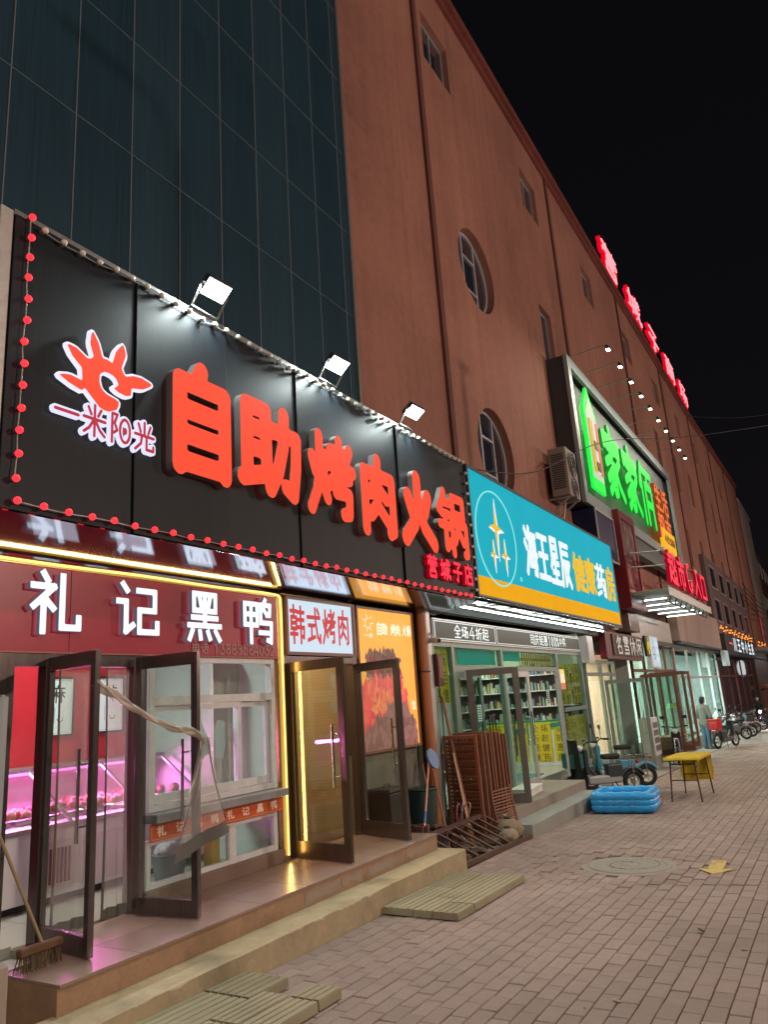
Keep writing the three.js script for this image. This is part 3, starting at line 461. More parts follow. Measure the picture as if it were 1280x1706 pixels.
{ // strings of bulbs round the sign
  const lit = glow([1, .022, .032], 2.4), dead = std([.72, .69, .6], .25), cable = std([.3, .28, .26], .7), cap = std([.12, .1, .1], .5);
  const bulb = new THREE.SphereGeometry(.025, 12, 8), socket = new THREE.CylinderGeometry(.016, .018, .03, 8).rotateX(Math.PI / 2);
  const run = (name, label, pts, mats) => {
    const t = thing(name, label, 'string lights');
    obj('cord', tube(pts.map((p) => V(p.x, p.y + rr(-.008, .002), p.z - .022)), .005, pts.length * 5, 5), cable, t);
    pts.forEach((p, i) => { const o = obj('bulb', bulb, mats(i), t); o.position.copy(p); const q = obj('socket', socket, cap, o); q.position.z = -.03; });
  };
  const left = []; for (let i = 0; i < 13; i++) left.push(V(BX0 + .09 + rr(-.008, .008), 5.24 - i * .163 + rr(-.006, .006), BZ + .05));
  run('string_lights', 'red glowing bulbs running down the end of the black sign', left, () => lit);
  const low = []; for (let i = 0; i < 38; i++) low.push(V(BX0 + .1 + i * .193, 3.13 + rr(-.006, .006), BZ + .05));
  run('string_lights', 'red glowing bulbs along the bottom of the black sign', low, () => lit);
  const top = []; for (let i = 0; i < 46; i++) top.push(V(BX0 + .2 + i * .16, 5.2 + rr(-.01, .01) - .012 * Math.sin(i * .8), BZ + .045));
  run('string_lights', 'unlit bulbs along the top of the black sign', top, () => dead);
  const right = []; for (let i = 0; i < 12; i++) right.push(V(BX1 - .05 + rr(-.006, .006), 5.05 - i * .165, BZ + .045));
  run('string_lights', 'unlit bulbs down the side of the black sign next to the pharmacy', right, () => dead);
}
[[4.6, 0], [6.58, 1], [8.42, 2]].forEach(([x, i]) => {   // three floodlights on the top rail
  const t = thing('floodlight', ['floodlight on the black sign above its first large character', 'middle floodlight on top of the black sign', 'floodlight on the black sign nearest the pharmacy sign'][i], 'floodlight', [x, BY1 + .05, BZ - .02], 0, 'floodlights on top of the black sign');
  const dir = V(-.22, -.82, .52).normalize(), q = new THREE.Quaternion().setFromUnitVectors(V(0, 0, 1), dir), head = obj('housing', box(.26, .2, .06, 0, 0, 0, .012), M.darkGrey, t);
  const c = V(0, .2, .16); head.position.copy(c); head.quaternion.copy(q);
  for (let k = 0; k < 6; k++) obj('cooling_fin', box(.26, .008, .035, 0, -.08 + k * .032, -.046), M.darkGrey, head);
  obj('lens', box(.235, .17, .006, 0, 0, .034), glow([.93, 1, .97], 14), head);
  obj('bracket', [bar(V(-.165, .0, .02), V(-.165, .2, .16), .025, .006), bar(V(.165, .0, .02), V(.165, .2, .16), .025, .006), box(.34, .006, .04, 0, .003, .02), rod(V(-.165, .2, .16), V(-.14, .2, .16), .012), rod(V(.14, .2, .16), V(.165, .2, .16), .012)], M.brushed, t);
  const p = c.clone().addScaledVector(dir, .05), at = p.clone().addScaledVector(dir, 3);
  areaLight(lin(.86, 1, .98), 420, .26, .18, p.toArray(), [t.position.x + at.x, t.position.y + at.y, t.position.z + at.z], t);
});
{ // ground floor of the neighbouring unit, mostly outside the frame
  const n = thing('neighbour_shopfront', 'closed roller-shutter shopfront at the near end of the row', 'shopfront');
  const wall = std([.3, .27, .24], .8, 0, { map: T.plaster }); obj('wall', [bb(-6, -4.6, -.2, 3.2, -5.9, -5.1), bb(1.2, 2.0, -.2, 3.2, -5.9, -5.1), bb(-4.6, 1.2, 2.5, 3.2, -5.9, -5.1)], wall, n);
  for (let k = 0; k < 24; k++) obj('shutter_slat', bb(-4.6, 1.2, .02 + k * .104, .118 + k * .104, -5.3, -5.26, .01), M.alu, n); obj('sill', bb(-4.6, 1.2, -.3, .015, -5.5, -5.0), M.concrete, n);
  obj('sign_box', bb(-5.8, 2.5, 3.22, 5.0, -5.12, -4.45, .02), std([.3, .3, .32], .5), n); obj('return_wall', bb(2.0, 2.2, -.2, 3.2, -7.2, -5.0), wall, n);
}

// ================= DUCK SHOP AND BARBECUE ENTRANCE =================
const FZ = -5.1;
// one glazed door leaf: origin at its hinge, closed along +x
function leaf(parent, w, h, mat, glass, { st = .085, bot = .16, top = .1, handle = true, hs = 1 } = {}) {
  const d = obj('door', [bb(0, st, 0, h, -.022, .022, .004), bb(w - st, w, 0, h, -.022, .022, .004), bb(st, w - st, h - top, h, -.02, .02), bb(st, w - st, 0, bot, -.02, .02)], mat, parent);
  obj('pane', bb(st, w - st, bot, h - top, -.004, .004), glass, d);
  if (handle) for (const s of [-1, 1]) {
    const x = w - st - .05 * hs; obj('handle', [rod(V(x, .68, s * .06), V(x, 1.28, s * .06), .0125, 10), rod(V(x, .78, s * .0045), V(x, .78, s * .06), .008), rod(V(x, 1.18, s * .0045), V(x, 1.18, s * .06), .008)], M.steel, d);
  }
  return d;
}
function hang(d, x, y, z, ang) { d.position.set(x, y, z); d.rotation.y = ang; }
{
  // room of the duck shop
  const r = thing('duck_shop_room', 'small shop interior with red wall behind the duck shop door', 'shop interior');
  const red = std([.42, .016, .022], .42, 0, { map: T.grain }), cream = std([.62, .6, .56], .7);
  obj('back_wall', bb(2.1, 6.5, .1, 3.0, -7.2, -7.0), red, r);
  obj('side_wall', bb(2.0, 2.2, .1, 3.0, -6.999, FZ - .06), cream, r); obj('side_wall', bb(6.33, 6.45, .1, 3.0, -6.999, FZ - .06), cream, r);
  obj('ceiling', bb(2.0, 6.5, 2.95, 3.05, -7.2, FZ - .03), cream, r);
  obj('subfloor', bb(2.0, 6.5, .0, .236, -7.2, -5.3), M.concrete, r);
  const fl = [[.38, .37, .3], [.36, .34, .28]].map((c) => std(c, .3, 0, { map: T.grain }));
  for (let i = 0; i < 7; i++) for (let j = 0; j < 3; j++) obj('floor_tile', bb(2.2 + i * .59 + .002, 2.2 + (i + 1) * .59 - .002, .237, .252, -6.96 + j * .59 - .002 + .004, -6.96 + (j + 1) * .59 - .002), fl[(i + j) % 2], r);
  obj('ceiling_lamp', bb(3.7, 4.9, 2.92, 2.949, -6.2, -5.9), glow([.95, 1, 1], 1.6), r);
  areaLight(lin(.95, 1, 1), 60, 1.2, .3, [4.3, 2.91, -6.05], [4.3, 0, -6.05], r);
  // menu posters on the red wall
  const poster = (ch, x, label) => {
    const tx = canvas(256, 420, (g, w, h) => {
      g.fillStyle = '#cfe6dd'; g.fillRect(0, 0, w, h); g.strokeStyle = '#9db5ad'; g.lineWidth = 3; g.strokeRect(12, 12, w - 24, h - 24); ink(g, ch, 60, 55, 130, 130, 13, '#1c2a2a');
      g.fillStyle = '#4a5c58'; for (let i = 0; i < 2; i++) for (let k = 0; k < 13; k++) g.fillRect(70 + i * 26 + (k % 2), 220 + k * 9, 7, 5); g.strokeStyle = '#2c3c3a'; g.lineWidth = 6; g.beginPath(); g.arc(150, 300, 26, 0, 3.1); g.stroke();
    });
    const t = thing('menu_poster', label, 'poster', [x, 1.9, -6.99], 0, 'posters on the red wall');
    obj('frame', [...rectFrame(-.19, .19, -.3, .3, .012, .02, .02)], M.black, t);
    obj('print', panelFront(.34, .56, .008).translate(0, 0, .006), std(0xffffff, .5, 0, { map: tx }), t);
  };
  poster('麻', 5.12, 'pale green poster with one large brushed character, seen through the door leaf'); poster('辣', 5.78, 'pale green poster with one large brushed character, beside the display case'); poster('麻', 4.42, 'pale green poster behind the hanging curtain by the shop edge');
  // chilled display case with pink light
  const d = thing('display_case', 'white chilled display case lit pink inside', 'display case', [5.0, .253, -6.45]);
  obj('body', bb(-1.2, 1.25, .06, .6, -.5, .42, .01), std([.6, .6, .6], .4), d); obj('plinth', bb(-1.18, 1.23, 0, .06, -.48, .36), M.black, d);
  obj('worktop', bb(-1.22, 1.27, .6, .64, -.52, .45, .006), M.brushed, d);
  const grille = obj('grille', bb(-.75, -.35, .1, .5, .42, .43), std([.5, .5, .5], .5), d); for (let k = 0; k < 9; k++) obj('slat', bb(-.72 + k * .037, -.7 + k * .037, .16, .44, .431, .438), M.darkGrey, grille);
  for (let k = 0; k < 3; k++) obj('cabinet_door', bb(-.28 + k * .5, .19 + k * .5, .1, .5, .421, .432, .004), std([.55, .5, .52], .45), d);
  obj('canopy', [bb(-1.22, 1.27, 1.05, 1.09, -.52, -.2, .006), ...[-1.2, -.4, .4, 1.22].map((x) => bar(V(x, .64, .42), V(x, 1.06, -.2), .03, .02))], M.brushed, d);
  { const g = box(2.4, .006, Math.hypot(.42, .62), 0, 0, 0); g.rotateX(Math.atan2(.42, .62)); obj('sloping_glass', g.translate(.02, .86, .11), M.glass, d); }
  obj('food_tray', Array.from({ length: 7 }, (_, k) => bb(-1.12 + k * .34, -.82 + k * .34, .641, .69, -.42, .2, .01)), M.steel, d);
  for (let k = 0; k < 7; k++) obj('food', Array.from({ length: 14 }, () => sph(rr(.03, .06), -.97 + k * .34 + rr(-.1, .1), .7 + rr(0, .03), rr(-.36, .14), 7, 5)), std([[.2, .08, .04], [.3, .12, .05], [.14, .05, .03]][k % 3], .4), d);
  obj('pink_tube', rod(V(-1.15, 1.035, -.3), V(1.2, 1.035, -.3), .014), glow([1, .22, .8], 3), d);
  obj('back_panel', bb(-1.2, 1.25, .64, 1.05, -.515, -.5), std([.7, .66, .68], .5), d);
  areaLight(lin(1, .12, .62), 300, 2.2, .05, [0, 1.012, -.25], [5.0, .5, -6.0], d);

  // front of the duck shop
  const f = thing('duck_shopfront', 'duck shop front with two open dark glass doors and a white service window', 'shopfront');
  obj('door_frame', [bb(3.2, 3.34, .25, 2.24, FZ - .05, FZ + .05, .004), bb(3.595, 3.65, .25, 2.24, FZ - .05, FZ + .05, .004), bb(4.42, 4.56, .25, 2.24, FZ - .05, FZ + .05, .004), bb(3.341, 4.559, 2.14, 2.239, FZ - .048, FZ + .048)], M.darkFrame, f);
  obj('threshold', bb(4.56, 6.34, .25, .375, FZ - .06, FZ + .07, .006), std([.24, .16, .12], .6, 0, { map: T.blotch }), f);
  const dm = M.darkFrame;
  hang(leaf(f, .68, 1.94, dm, M.glass, { st: .058, bot: .12 }), 3.64, .262, FZ + .02, -1.72);
  hang(leaf(f, .64, 1.95, dm, M.glass, { st: .06, bot: .12 }), 4.42, .262, FZ + .09, -1.49);
  // service window of white aluminium with sliding sashes
  const X0 = 4.6, X1 = 6.28;
  const win = obj('service_window', [...rectFrame(X0, X1, .96, 2.24, FZ, .055, .08), bb(X0 + .055, X1 - .055, 1.82, 1.89, FZ - .038, FZ + .038)], M.whiteFrame, f);
  obj('pane', bb(X0 + .056, X1 - .056, 1.891, 2.184, FZ - .004, FZ + .004), M.greenGlass, win);
  for (const [a, b, z] of [[X0 + .06, 5.2, -.02], [5.16, 5.76, .02], [5.72, X1 - .06, -.022]]) { const s = obj('sash', rectFrame(a, b, 1.02, 1.815, FZ + z, .05, .03, .07), M.whiteFrame, win); obj('pane', bb(a + .05, b - .05, 1.09, 1.765, FZ + z - .003, FZ + z + .003), M.greenGlass, s); }
  obj('counter', bb(4.58, 6.31, .88, .955, FZ - .25, FZ + .16, .012), std([.34, .34, .36], .25, .1, { map: T.grain }), f);
  const band = canvas(1024, 96, (g, w, h) => { g.fillStyle = '#c4501c'; g.fillRect(0, 0, w, h); g.strokeStyle = '#d9905a'; g.lineWidth = 5; g.strokeRect(5, 6, w - 10, h - 12); words(g, '礼记黑鸭礼记黑鸭', 40, 20, 58, 56, 66, 8, '#f0e2d0'); });
  obj('lettered_strip', panelFront(1.72, .13, .01).translate(5.45, .81, FZ + .075), std(0xffffff, .55, 0, { map: band }), f, 'orange strip with the shop name below the counter');
  const low = obj('lower_window', [...rectFrame(4.6, 5.62, .376, .745, FZ, .04, .05), ...rectFrame(5.62, X1, .376, .745, FZ, .05, .05)], M.whiteFrame, f);
  obj('pane', [bb(4.64, 5.58, .416, .705, FZ - .003, FZ + .003), bb(5.67, X1 - .05, .416, .705, FZ - .003, FZ + .003)], M.greenGlass, low);
  obj('post', bb(5.44, 5.54, .376, .745, FZ - .16, FZ - .06), std([.5, .26, .03], .5), f);
  obj('fascia_return', bb(2.7, 3.2, .25, 2.24, FZ - .04, FZ), M.darkFrame, f);
  obj('partition', [bb(5.9, 6.3, .96, 2.24, -5.6, -5.56), bb(4.62, 6.3, 1.0, 1.02, -5.55, -5.2)], std([.55, .5, .42], .6), f);
  // papers and bags hung inside the window
  for (const [x, y, a] of [[5.34, 1.5, .3], [5.58, 1.48, -.2]]) { const g = new THREE.PlaneGeometry(.13, .34, 6, 8), p = g.attributes.position; for (let i = 0; i < p.count; i++) p.setZ(i, .02 * Math.sin(p.getX(i) * 40 + p.getY(i) * 14)); g.computeVertexNormals(); const m = single('plastic_bag', g, std([.68, .68, .66], .45, 0, { side: THREE.DoubleSide }), x < 5.5 ? 'crumpled white bag hung in the service window, beside the first sash' : 'crumpled white bag hung in the service window, under the middle sash', 'bag', 'bags hung in the service window'); m.position.set(x, y, FZ - .08); m.rotation.z = a; }
}
{ // bin behind the low window
  const t = thing('waste_bin', 'grey bin with a pink plastic bag behind the low shop window', 'bin', [5.25, .253, -5.5]);
  obj('bucket', new THREE.LatheGeometry([[0, 0], [.12, 0], [.15, .26], [.158, .262], [.158, .275], [.145, .275], [.115, .02], [0, .02]].map(([a, b]) => new THREE.Vector2(a, b)), 22), std([.3, .31, .36], .5), t);
  const g = new THREE.SphereGeometry(.14, 16, 12), p = g.attributes.position; for (let i = 0; i < p.count; i++) { const k = 1 + .25 * (hash(i % 17, i, 3) - .5); p.setXYZ(i, p.getX(i) * k, p.getY(i) * .55 * k, p.getZ(i) * k); } g.computeVertexNormals();
  obj('bag', g.translate(0, .29, 0), std([.6, .45, .5], .4), t);
}
{ // signs over the duck shop
  const t = thing('duck_signboard', 'dark red signboard with four glowing white characters and a phone number', 'signboard');
  const m = std([.4, .012, .04], .34, 0, { map: T.grain });
  for (const [a, b] of [[2.7, 3.78], [3.78, 5.08], [5.08, 6.34]]) obj('panel', bb(a + .002, b - .002, 2.25, 2.885, FZ - .01, FZ + .05, .003), m, t);
  obj('edge_trim', bb(2.7, 6.34, 2.235, 2.249, FZ - .02, FZ + .06), std([.3, .1, .08], .4, .3), t);
  const face = glow([.9, .94, 1], 1.12), ret = glow([.2, .22, .3], .4);
  [['礼', 3.62], ['记', 4.41], ['黑', 5.2], ['鸭', 5.97]].forEach(([c, x]) => { letter(t, c, x, 2.61, FZ + .07, .47, .46, 5.6, .035, face, ret, true); areaLight(lin(.85, .9, 1), .7, .4, .4, [x, 2.62, FZ + .12], [x, 2.5, 0], t); });
  const tel = std([.34, .22, .2], .5); [...'电话'].forEach((c, i) => letter(t, c, 5.13 + i * .115, 2.315, FZ + .05, .1, .1, 5, .006, tel, tel)); [...'13889584032'].forEach((c, i) => letter(t, c, 5.4 + i * .083, 2.315, FZ + .05, .1, .11, 6, .006, tel, tel));
}
{ // warm flexible light strip: along the top of the duck sign and down beside the barbecue door
  const t = thing('light_strip', 'warm yellow light strip along the duck sign and down beside the barbecue door', 'light strip');
  const g = glow([1, .62, .16], 2.2), pts = [V(2.72, 2.918, FZ + .06), V(3.6, 2.911, FZ + .06), V(4.5, 2.919, FZ + .062), V(5.4, 2.911, FZ + .06), V(6.28, 2.915, FZ + .06), V(6.385, 2.9, FZ + .06), V(6.4, 2.8, FZ + .06), V(6.4, 2.2, FZ + .06), V(6.398, 1.2, FZ + .062), V(6.402, .3, FZ + .06)];
  obj('strip', tube(pts, .011, 160, 8), g, t);
  obj('channel', [bb(2.72, 6.34, 2.89, 2.935, FZ + .0, FZ + .045), bb(6.345, 6.455, .252, 2.935, FZ - .01, FZ + .044)], std([.45, .36, .16], .3, .6), t);
  areaLight(lin(1, .6, .18), 26, 3.5, .03, [4.5, 2.915, FZ + .08], [4.5, 2.5, 0], t); areaLight(lin(1, .6, .18), 30, .03, 2.6, [6.4, 1.6, FZ + .08], [6.4, 1.6, 0], t);
}
{ // white lightbox with red characters
  const t = thing('korean_barbecue_lightbox', 'white lightbox with four red characters over the barbecue door', 'lightbox');
  const X0 = 6.47, X1 = 7.84, Y0 = 2.28, Y1 = 2.925;
  obj('frame', rectFrame(X0, X1, Y0, Y1, FZ + .02, .035, .12), std([.2, .09, .08], .4), t);
  obj('face', bb(X0 + .036, X1 - .036, Y0 + .036, Y1 - .036, FZ, FZ + .05), glow([.72, .86, .98], .92), t);
  const r = std([.38, .02, .025], .5, 0, { emissive: lin(.42, .03, .04), emissiveIntensity: .9 });
  [...'韩式烤肉'].forEach((c, i) => letter(t, c, 6.7 + i * .305, 2.62, FZ + .051, .27, .42, 5.4, .004, r, r, true));
  areaLight(lin(.75, .88, 1), .9, 1.25, .55, [7.15, 2.62, FZ + .1], [7.15, 2.5, 0], t);
}
{ // orange lightbox poster
  const t = thing('orange_lightbox', 'orange lightbox poster with a smeared red and brown print', 'lightbox');
  const X0 = 7.92, X1 = 9.4, Y0 = 1.12, Y1 = 2.925;
  const tx = canvas(768, 950, (g, w, h) => {
    g.fillStyle = '#f7a63a'; g.fillRect(0, 0, w, h);
    for (let i = 0; i < 600; i++) { g.fillStyle = `rgba(${240 + rnd() * 15},${160 + rnd() * 30},${60 + rnd() * 30},.12)`; g.fillRect(rnd() * w, rnd() * h, 60, 40); }
    words(g, '自助', 250, 84, 74, 88, 4, 12, '#fdf3d8'); words(g, '烤肉', 448, 84, 70, 88, 4, 11, '#fdf3d8'); words(g, '火锅', 622, 84, 64, 84, 2, 10, '#fdf3d8');
    g.strokeStyle = '#f8dcc0'; g.lineWidth = 9; g.beginPath(); g.arc(138, 96, 34, 0, 5); g.stroke(); for (let k = 0; k < 7; k++) { g.beginPath(); g.moveTo(138 + 44 * Math.cos(k * .9), 96 + 44 * Math.sin(k * .9)); g.lineTo(138 + 70 * Math.cos(k * .9), 96 + 60 * Math.sin(k * .9)); g.stroke(); } words(g, '一米', 84, 164, 56, 34, 2, 7, '#f8dcc0');
    const rag = (col, list, n, sp, len) => { for (let i = 0; i < n; i++) { const [x0, x1, y0, y1] = list[i % list.length], x = x0 + rnd() * (x1 - x0), y = y0 + rnd() * (y1 - y0), s = sp * (.5 + rnd()); const c = col[(rnd() * col.length) | 0]; g.fillStyle = c; g.beginPath(); g.moveTo(x - s, y + len * rnd()); g.quadraticCurveTo(x - s * .4, y - len * .4, x + s * (rnd() - .5), y - len * (.4 + rnd())); g.quadraticCurveTo(x + s * .6, y, x + s, y + len * rnd()); g.fill(); } };
    rag(['#6a4538', '#5b3a34', '#77523a', '#4e3330'], [[90, 560, 330, 560], [130, 470, 300, 420]], 420, 34, 46); rag(['#7d2436', '#8d2a3a', '#6b2233'], [[150, 260, 340, 470], [420, 500, 320, 500]], 46, 26, 40);
    rag(['#e0443c', '#ea564a', '#d03a3e', '#ee6a50', '#e54a48'], [[20, 620, 560, 700], [60, 560, 500, 640], [30, 300, 640, 800]], 620, 34, 70); rag(['#e88a50', '#e2774a'], [[120, 420, 600, 720]], 40, 16, 36);
    rag(['#80504a', '#8a5a52', '#744640', '#935f56'], [[150, 720, 760, 960], [330, 640, 690, 800], [40, 240, 840, 960]], 700, 40, 56);
    words(g, '位', 690, 640, 58, 66, 0, 9, '#fdf0d0');
  });
  obj('frame', rectFrame(X0, X1, Y0, Y1, FZ + .0, .03, .12), std([.22, .09, .05], .4), t);
  obj('face', panelFront(X1 - X0 - .064, Y1 - Y0 - .064, .04).translate((X0 + X1) / 2, (Y0 + Y1) / 2, FZ + .02), new THREE.MeshStandardMaterial({ color: 0x222222, roughness: .5, emissive: 0xffffff, emissiveMap: tx, emissiveIntensity: 1.15 }), t);
  areaLight(lin(1, .45, .12), 1.0, 1.3, 1.6, [8.66, 2.1, FZ + .1], [8.66, 1.8, 0], t);
}
{ // barbecue entrance
  const r = thing('barbecue_entrance', 'barbecue restaurant entrance with two open glass doors', 'shopfront');
  const warm = std([.4, .27, .13], .6, 0, { map: T.wood }), dark = std([.07, .045, .035], .5, 0, { map: T.grain });
  obj('corridor_wall', bb(6.46, 6.56, .1, 3, -8.6, FZ - .06), warm, r); obj('corridor_wall', bb(7.95, 8.05, .1, 3, -8.6, FZ - .2), warm, r); obj('corridor_wall', bb(6.46, 9.4, .1, 3, -8.7, -8.6), warm, r);
  obj('ceiling', bb(6.46, 9.4, 2.96, 3.05, -8.7, FZ - .03), dark, r); obj('floor', bb(6.46, 9.4, .0, .24, -8.7, -5.3), std([.16, .08, .045], .35, 0, { map: T.wood }), r);
  obj('wall_below_poster', bb(7.9, 9.42, .0, 1.12, FZ - .18, FZ - .04), std([.2, .2, .16], .5, 0, { map: T.blotch }), r); obj('wall_behind_poster', bb(7.9, 9.42, 1.121, 2.93, FZ - .18, FZ - .07), dark, r);
  obj('door_frame', [bb(6.46, 6.54, .251, 2.28, FZ - .05, FZ + .04), bb(7.8, 7.9, .251, 2.28, FZ - .05, FZ + .04), bb(6.54, 7.8, 2.2, 2.279, FZ - .048, FZ + .038)], M.darkFrame, r);
  const bronze = std([.14, .1, .065], .28, .75, { map: T.streak });
  hang(leaf(r, .82, 1.93, bronze, M.glass), 6.52, .262, FZ + .03, -1.74);
  hang(leaf(r, .84, 1.93, M.darkFrame, M.glass, { hs: .6 }), 7.82, .262, FZ + .05, -1.94);
  // notices stuck on the glass of the first leaf are inside the corridor
  const note = canvas(128, 200, (g, w, h) => { g.fillStyle = '#b9c6c2'; g.fillRect(0, 0, w, h); g.fillStyle = '#5d7472'; g.fillRect(16, 18, 96, 20); for (let k = 0; k < 9; k++) g.fillRect(18, 56 + k * 14, 60 + ((k * 37) % 34), 5); });
  obj('notice', panelFront(.2, .32, .004).translate(6.95, 1.62, -5.5), std(0xffffff, .6, 0, { map: note }), r); obj('lit_panel', bb(6.6, 7.3, 1.84, 2.12, -6.42, -6.4), glow([.8, .68, .4], .55), r);
  obj('ceiling_lamp', bb(6.9, 7.4, 2.93, 2.959, -6.6, -6.1), glow([1, .78, .45], 1.5), r); areaLight(lin(1, .74, .42), 60, .5, .5, [7.15, 2.92, -6.35], [7.15, 0, -6.3], r);
  obj('inner_counter', bb(6.7, 7.5, .24, 1.15, -7.6, -7.2), std([.25, .14, .08], .5, 0, { map: T.wood }), r);
}
{ // black box beside the open leaf
  const t = thing('black_bin', 'black box standing under the orange poster', 'box', [8.2, .252, -4.93]);
  obj('body', box(.4, .42, .32, 0, .21, 0, .02), M.black, t); obj('lid', box(.42, .04, .34, 0, .445, 0, .012), M.darkGrey, t); obj('handle', tube([V(-.07, .465, 0), V(-.05, .5, 0), V(.05, .5, 0), V(.07, .465, 0)], .008, 12), M.black, t); obj('label', box(.05, .05, .003, .1, .3, .1615), M.white, t);
}
{ // dark green wheeled things in the corner next to the poster
  const t = thing('green_crate', 'dark green plastic bin in the corner below the orange poster', 'bin', [8.95, gy(8.95), -4.86]);
  obj('body', new THREE.CylinderGeometry(.19, .15, .8, 18).translate(0, .4, 0), std([.012, .035, .032], .5), t); obj('rim', new THREE.TorusGeometry(.19, .016, 8, 24).rotateX(Math.PI / 2).translate(0, .8, 0), std([.012, .035, .032], .5), t);
}
{ // downpipe, post and gear between the poster and the pharmacy
  const t = thing('downpipe', 'brown drainpipe beside the orange poster', 'drainpipe', [9.56, 0, FZ + .1]);
  obj('pipe', rod(V(0, gy(9.5), 0), V(0, 3.02, 0), .075, 18), std([.34, .13, .055], .45), t); for (const y of [.9, 2.1]) obj('clamp', new THREE.TorusGeometry(.08, .012, 6, 20).rotateX(Math.PI / 2).translate(0, y, 0), M.darkGrey, t);
  const p = thing('steel_post', 'grey square post beside the drainpipe', 'post', [9.76, 0, FZ + .05]); obj('post', box(.13, 3.2, .12, 0, 1.4, 0, .006), M.alu, p); obj('base_plate', box(.18, .02, .16, 0, gy(9.76) + .01, 0), M.alu, p);
  const c = thing('security_camera', 'white tube camera on the steel post', 'camera', [9.74, 2.55, FZ + .12]); obj('body', rod(V(.06, .0, 0), V(-.05, -.03, .18), .04, 14), M.white, c); obj('lens', rod(V(-.05, -.03, .18), V(-.055, -.032, .19), .03, 14), M.black, c); obj('bracket', rod(V(.03, .1, -.0), V(.03, 0, .05), .015), M.white, c);
  const b = thing('electric_box', 'dark red meter box hanging on the steel post', 'box', [9.93, 2.12, FZ + .12]); obj('body', box(.17, .46, .1, 0, 0, 0, .01), std([.1, .02, .02], .5, 0, { map: T.blotch }), b); obj('cover', box(.13, .3, .008, 0, .03, .053, .003), std([.16, .03, .025], .45), b); obj('cable', tube([V(0, -.23, 0), V(.02, -.6, .01), V(.0, -1.2, .0)], .008, 20), M.wire, b);
}
// ---- curtains, broom and block by the duck shop door ----
function sheet(nx, ny, fn) { const g = new THREE.PlaneGeometry(1, 1, nx, ny), p = g.attributes.position; for (let i = 0; i < p.count; i++) { const v = fn(p.getX(i) + .5, p.getY(i) + .5); p.setXYZ(i, v[0], v[1], v[2]); } g.computeVertexNormals(); return g; }
{
  const band = std([.1, .095, .085], .6, 0, { side: THREE.DoubleSide });
  const pl = M.plastic; pl.side = THREE.DoubleSide;
  const strip = (label, x0, x1, z) => { const t = thing('plastic_curtain', label, 'door curtain', [0, 0, 0], 0, 'clear door curtains of the duck shop'); obj('sheet', sheet(14, 20, (u, v) => [x0 + (x1 - x0) * u, .34 + 1.78 * v, z + .02 * Math.sin(u * 15 + v * 3) * (1 - v * .6)]), pl, t); obj('bottom_band', sheet(14, 2, (u, v) => [x0 + (x1 - x0) * u, .27 + .075 * v, z + .002 + .02 * Math.sin(u * 15)]), band, t); obj('edge', sheet(1, 20, (u, v) => [x0 - .005 + .02 * u, .27 + 1.86 * v, z + .006 + .02 * Math.sin(u * 15 * .02 + v * 3) * (1 - v * .6)]), band, t); };
  strip('clear plastic curtain hanging behind the first open door leaf', 3.74, 4.02, FZ + .0); strip('clear plastic curtain hanging beside the second door leaf', 4.16, 4.4, FZ + .02);
  // pale curtain at the edge of the shop
  const c = thing('pale_curtain', 'pale translucent curtain at the edge of the duck shop', 'door curtain'); obj('sheet', sheet(40, 20, (u, v) => [2.62 + .62 * u, .3 + 1.62 * v, FZ + .12 + .03 * Math.sin(u * 26 + v)]), new THREE.MeshPhysicalMaterial({ color: lin(.6, .66, .66), roughness: .5, transmission: .45, thickness: 0, side: THREE.DoubleSide }), c);
  obj('rod', rod(V(2.6, 1.93, FZ + .12), V(3.25, 1.93, FZ + .12), .012), M.steel, c);
  // the tied curtain strung between the two leaves, its end hanging as a flap
  const t = thing('tied_curtain', 'clear curtain twisted and tied between the open doors, its end hanging', 'door curtain');
  const path = new THREE.CatmullRomCurve3([V(3.53, 1.98, -4.43), V(3.75, 1.83, -4.36), V(4.0, 1.69, -4.33), V(4.25, 1.61, -4.32), V(4.42, 1.58, -4.34), V(4.5, 1.5, -4.33)]);
  { const g = new THREE.TubeGeometry(path, 60, .03, 12), p = g.attributes.position, n = g.attributes.normal; for (let i = 0; i < p.count; i++) { const a = (i % 13) / 12 * 6.283, s = Math.floor(i / 13) / 60, k = .012 * Math.sin(a * 3 + s * 22) + .01 * Math.sin(a * 2 - s * 9) - .012; p.setXYZ(i, p.getX(i) + n.getX(i) * k, p.getY(i) + n.getY(i) * k, p.getZ(i) + n.getZ(i) * k); } g.computeVertexNormals(); const m = new THREE.MeshPhysicalMaterial({ color: lin(.7, .64, .55), roughness: .25, transmission: .7, thickness: 0 }); obj('twist', g, m, t); }
  obj('flap', sheet(16, 16, (u, v) => { const k = 1 - v, x = 4.47 + (u - .5) * (.06 + .44 * k) - .03 * k, y = 1.54 - .68 * k - .1 * (.5 - u) * k; return [x, y, -4.31 + .035 * Math.sin(u * 9) * (1 - k * .6)]; }), pl, t);
  obj('flap_band', sheet(16, 2, (u, v) => { const k = 1 + .15 * (1 - v), x = 4.47 + (u - .5) * (.06 + .44 * k) - .03 * k, y = 1.54 - .68 * k - .1 * (.5 - u) * k; return [x, y, -4.305 + .035 * Math.sin(u * 9) * .4]; }), band, t);
  obj('flap_edge', [tube([V(4.46, 1.54, -4.31), V(4.36, 1.2, -4.305), V(4.2, .82, -4.305)], .006, 20), tube([V(4.5, 1.54, -4.31), V(4.58, 1.2, -4.305), V(4.69, .92, -4.305)], .006, 20)], band, t);
}
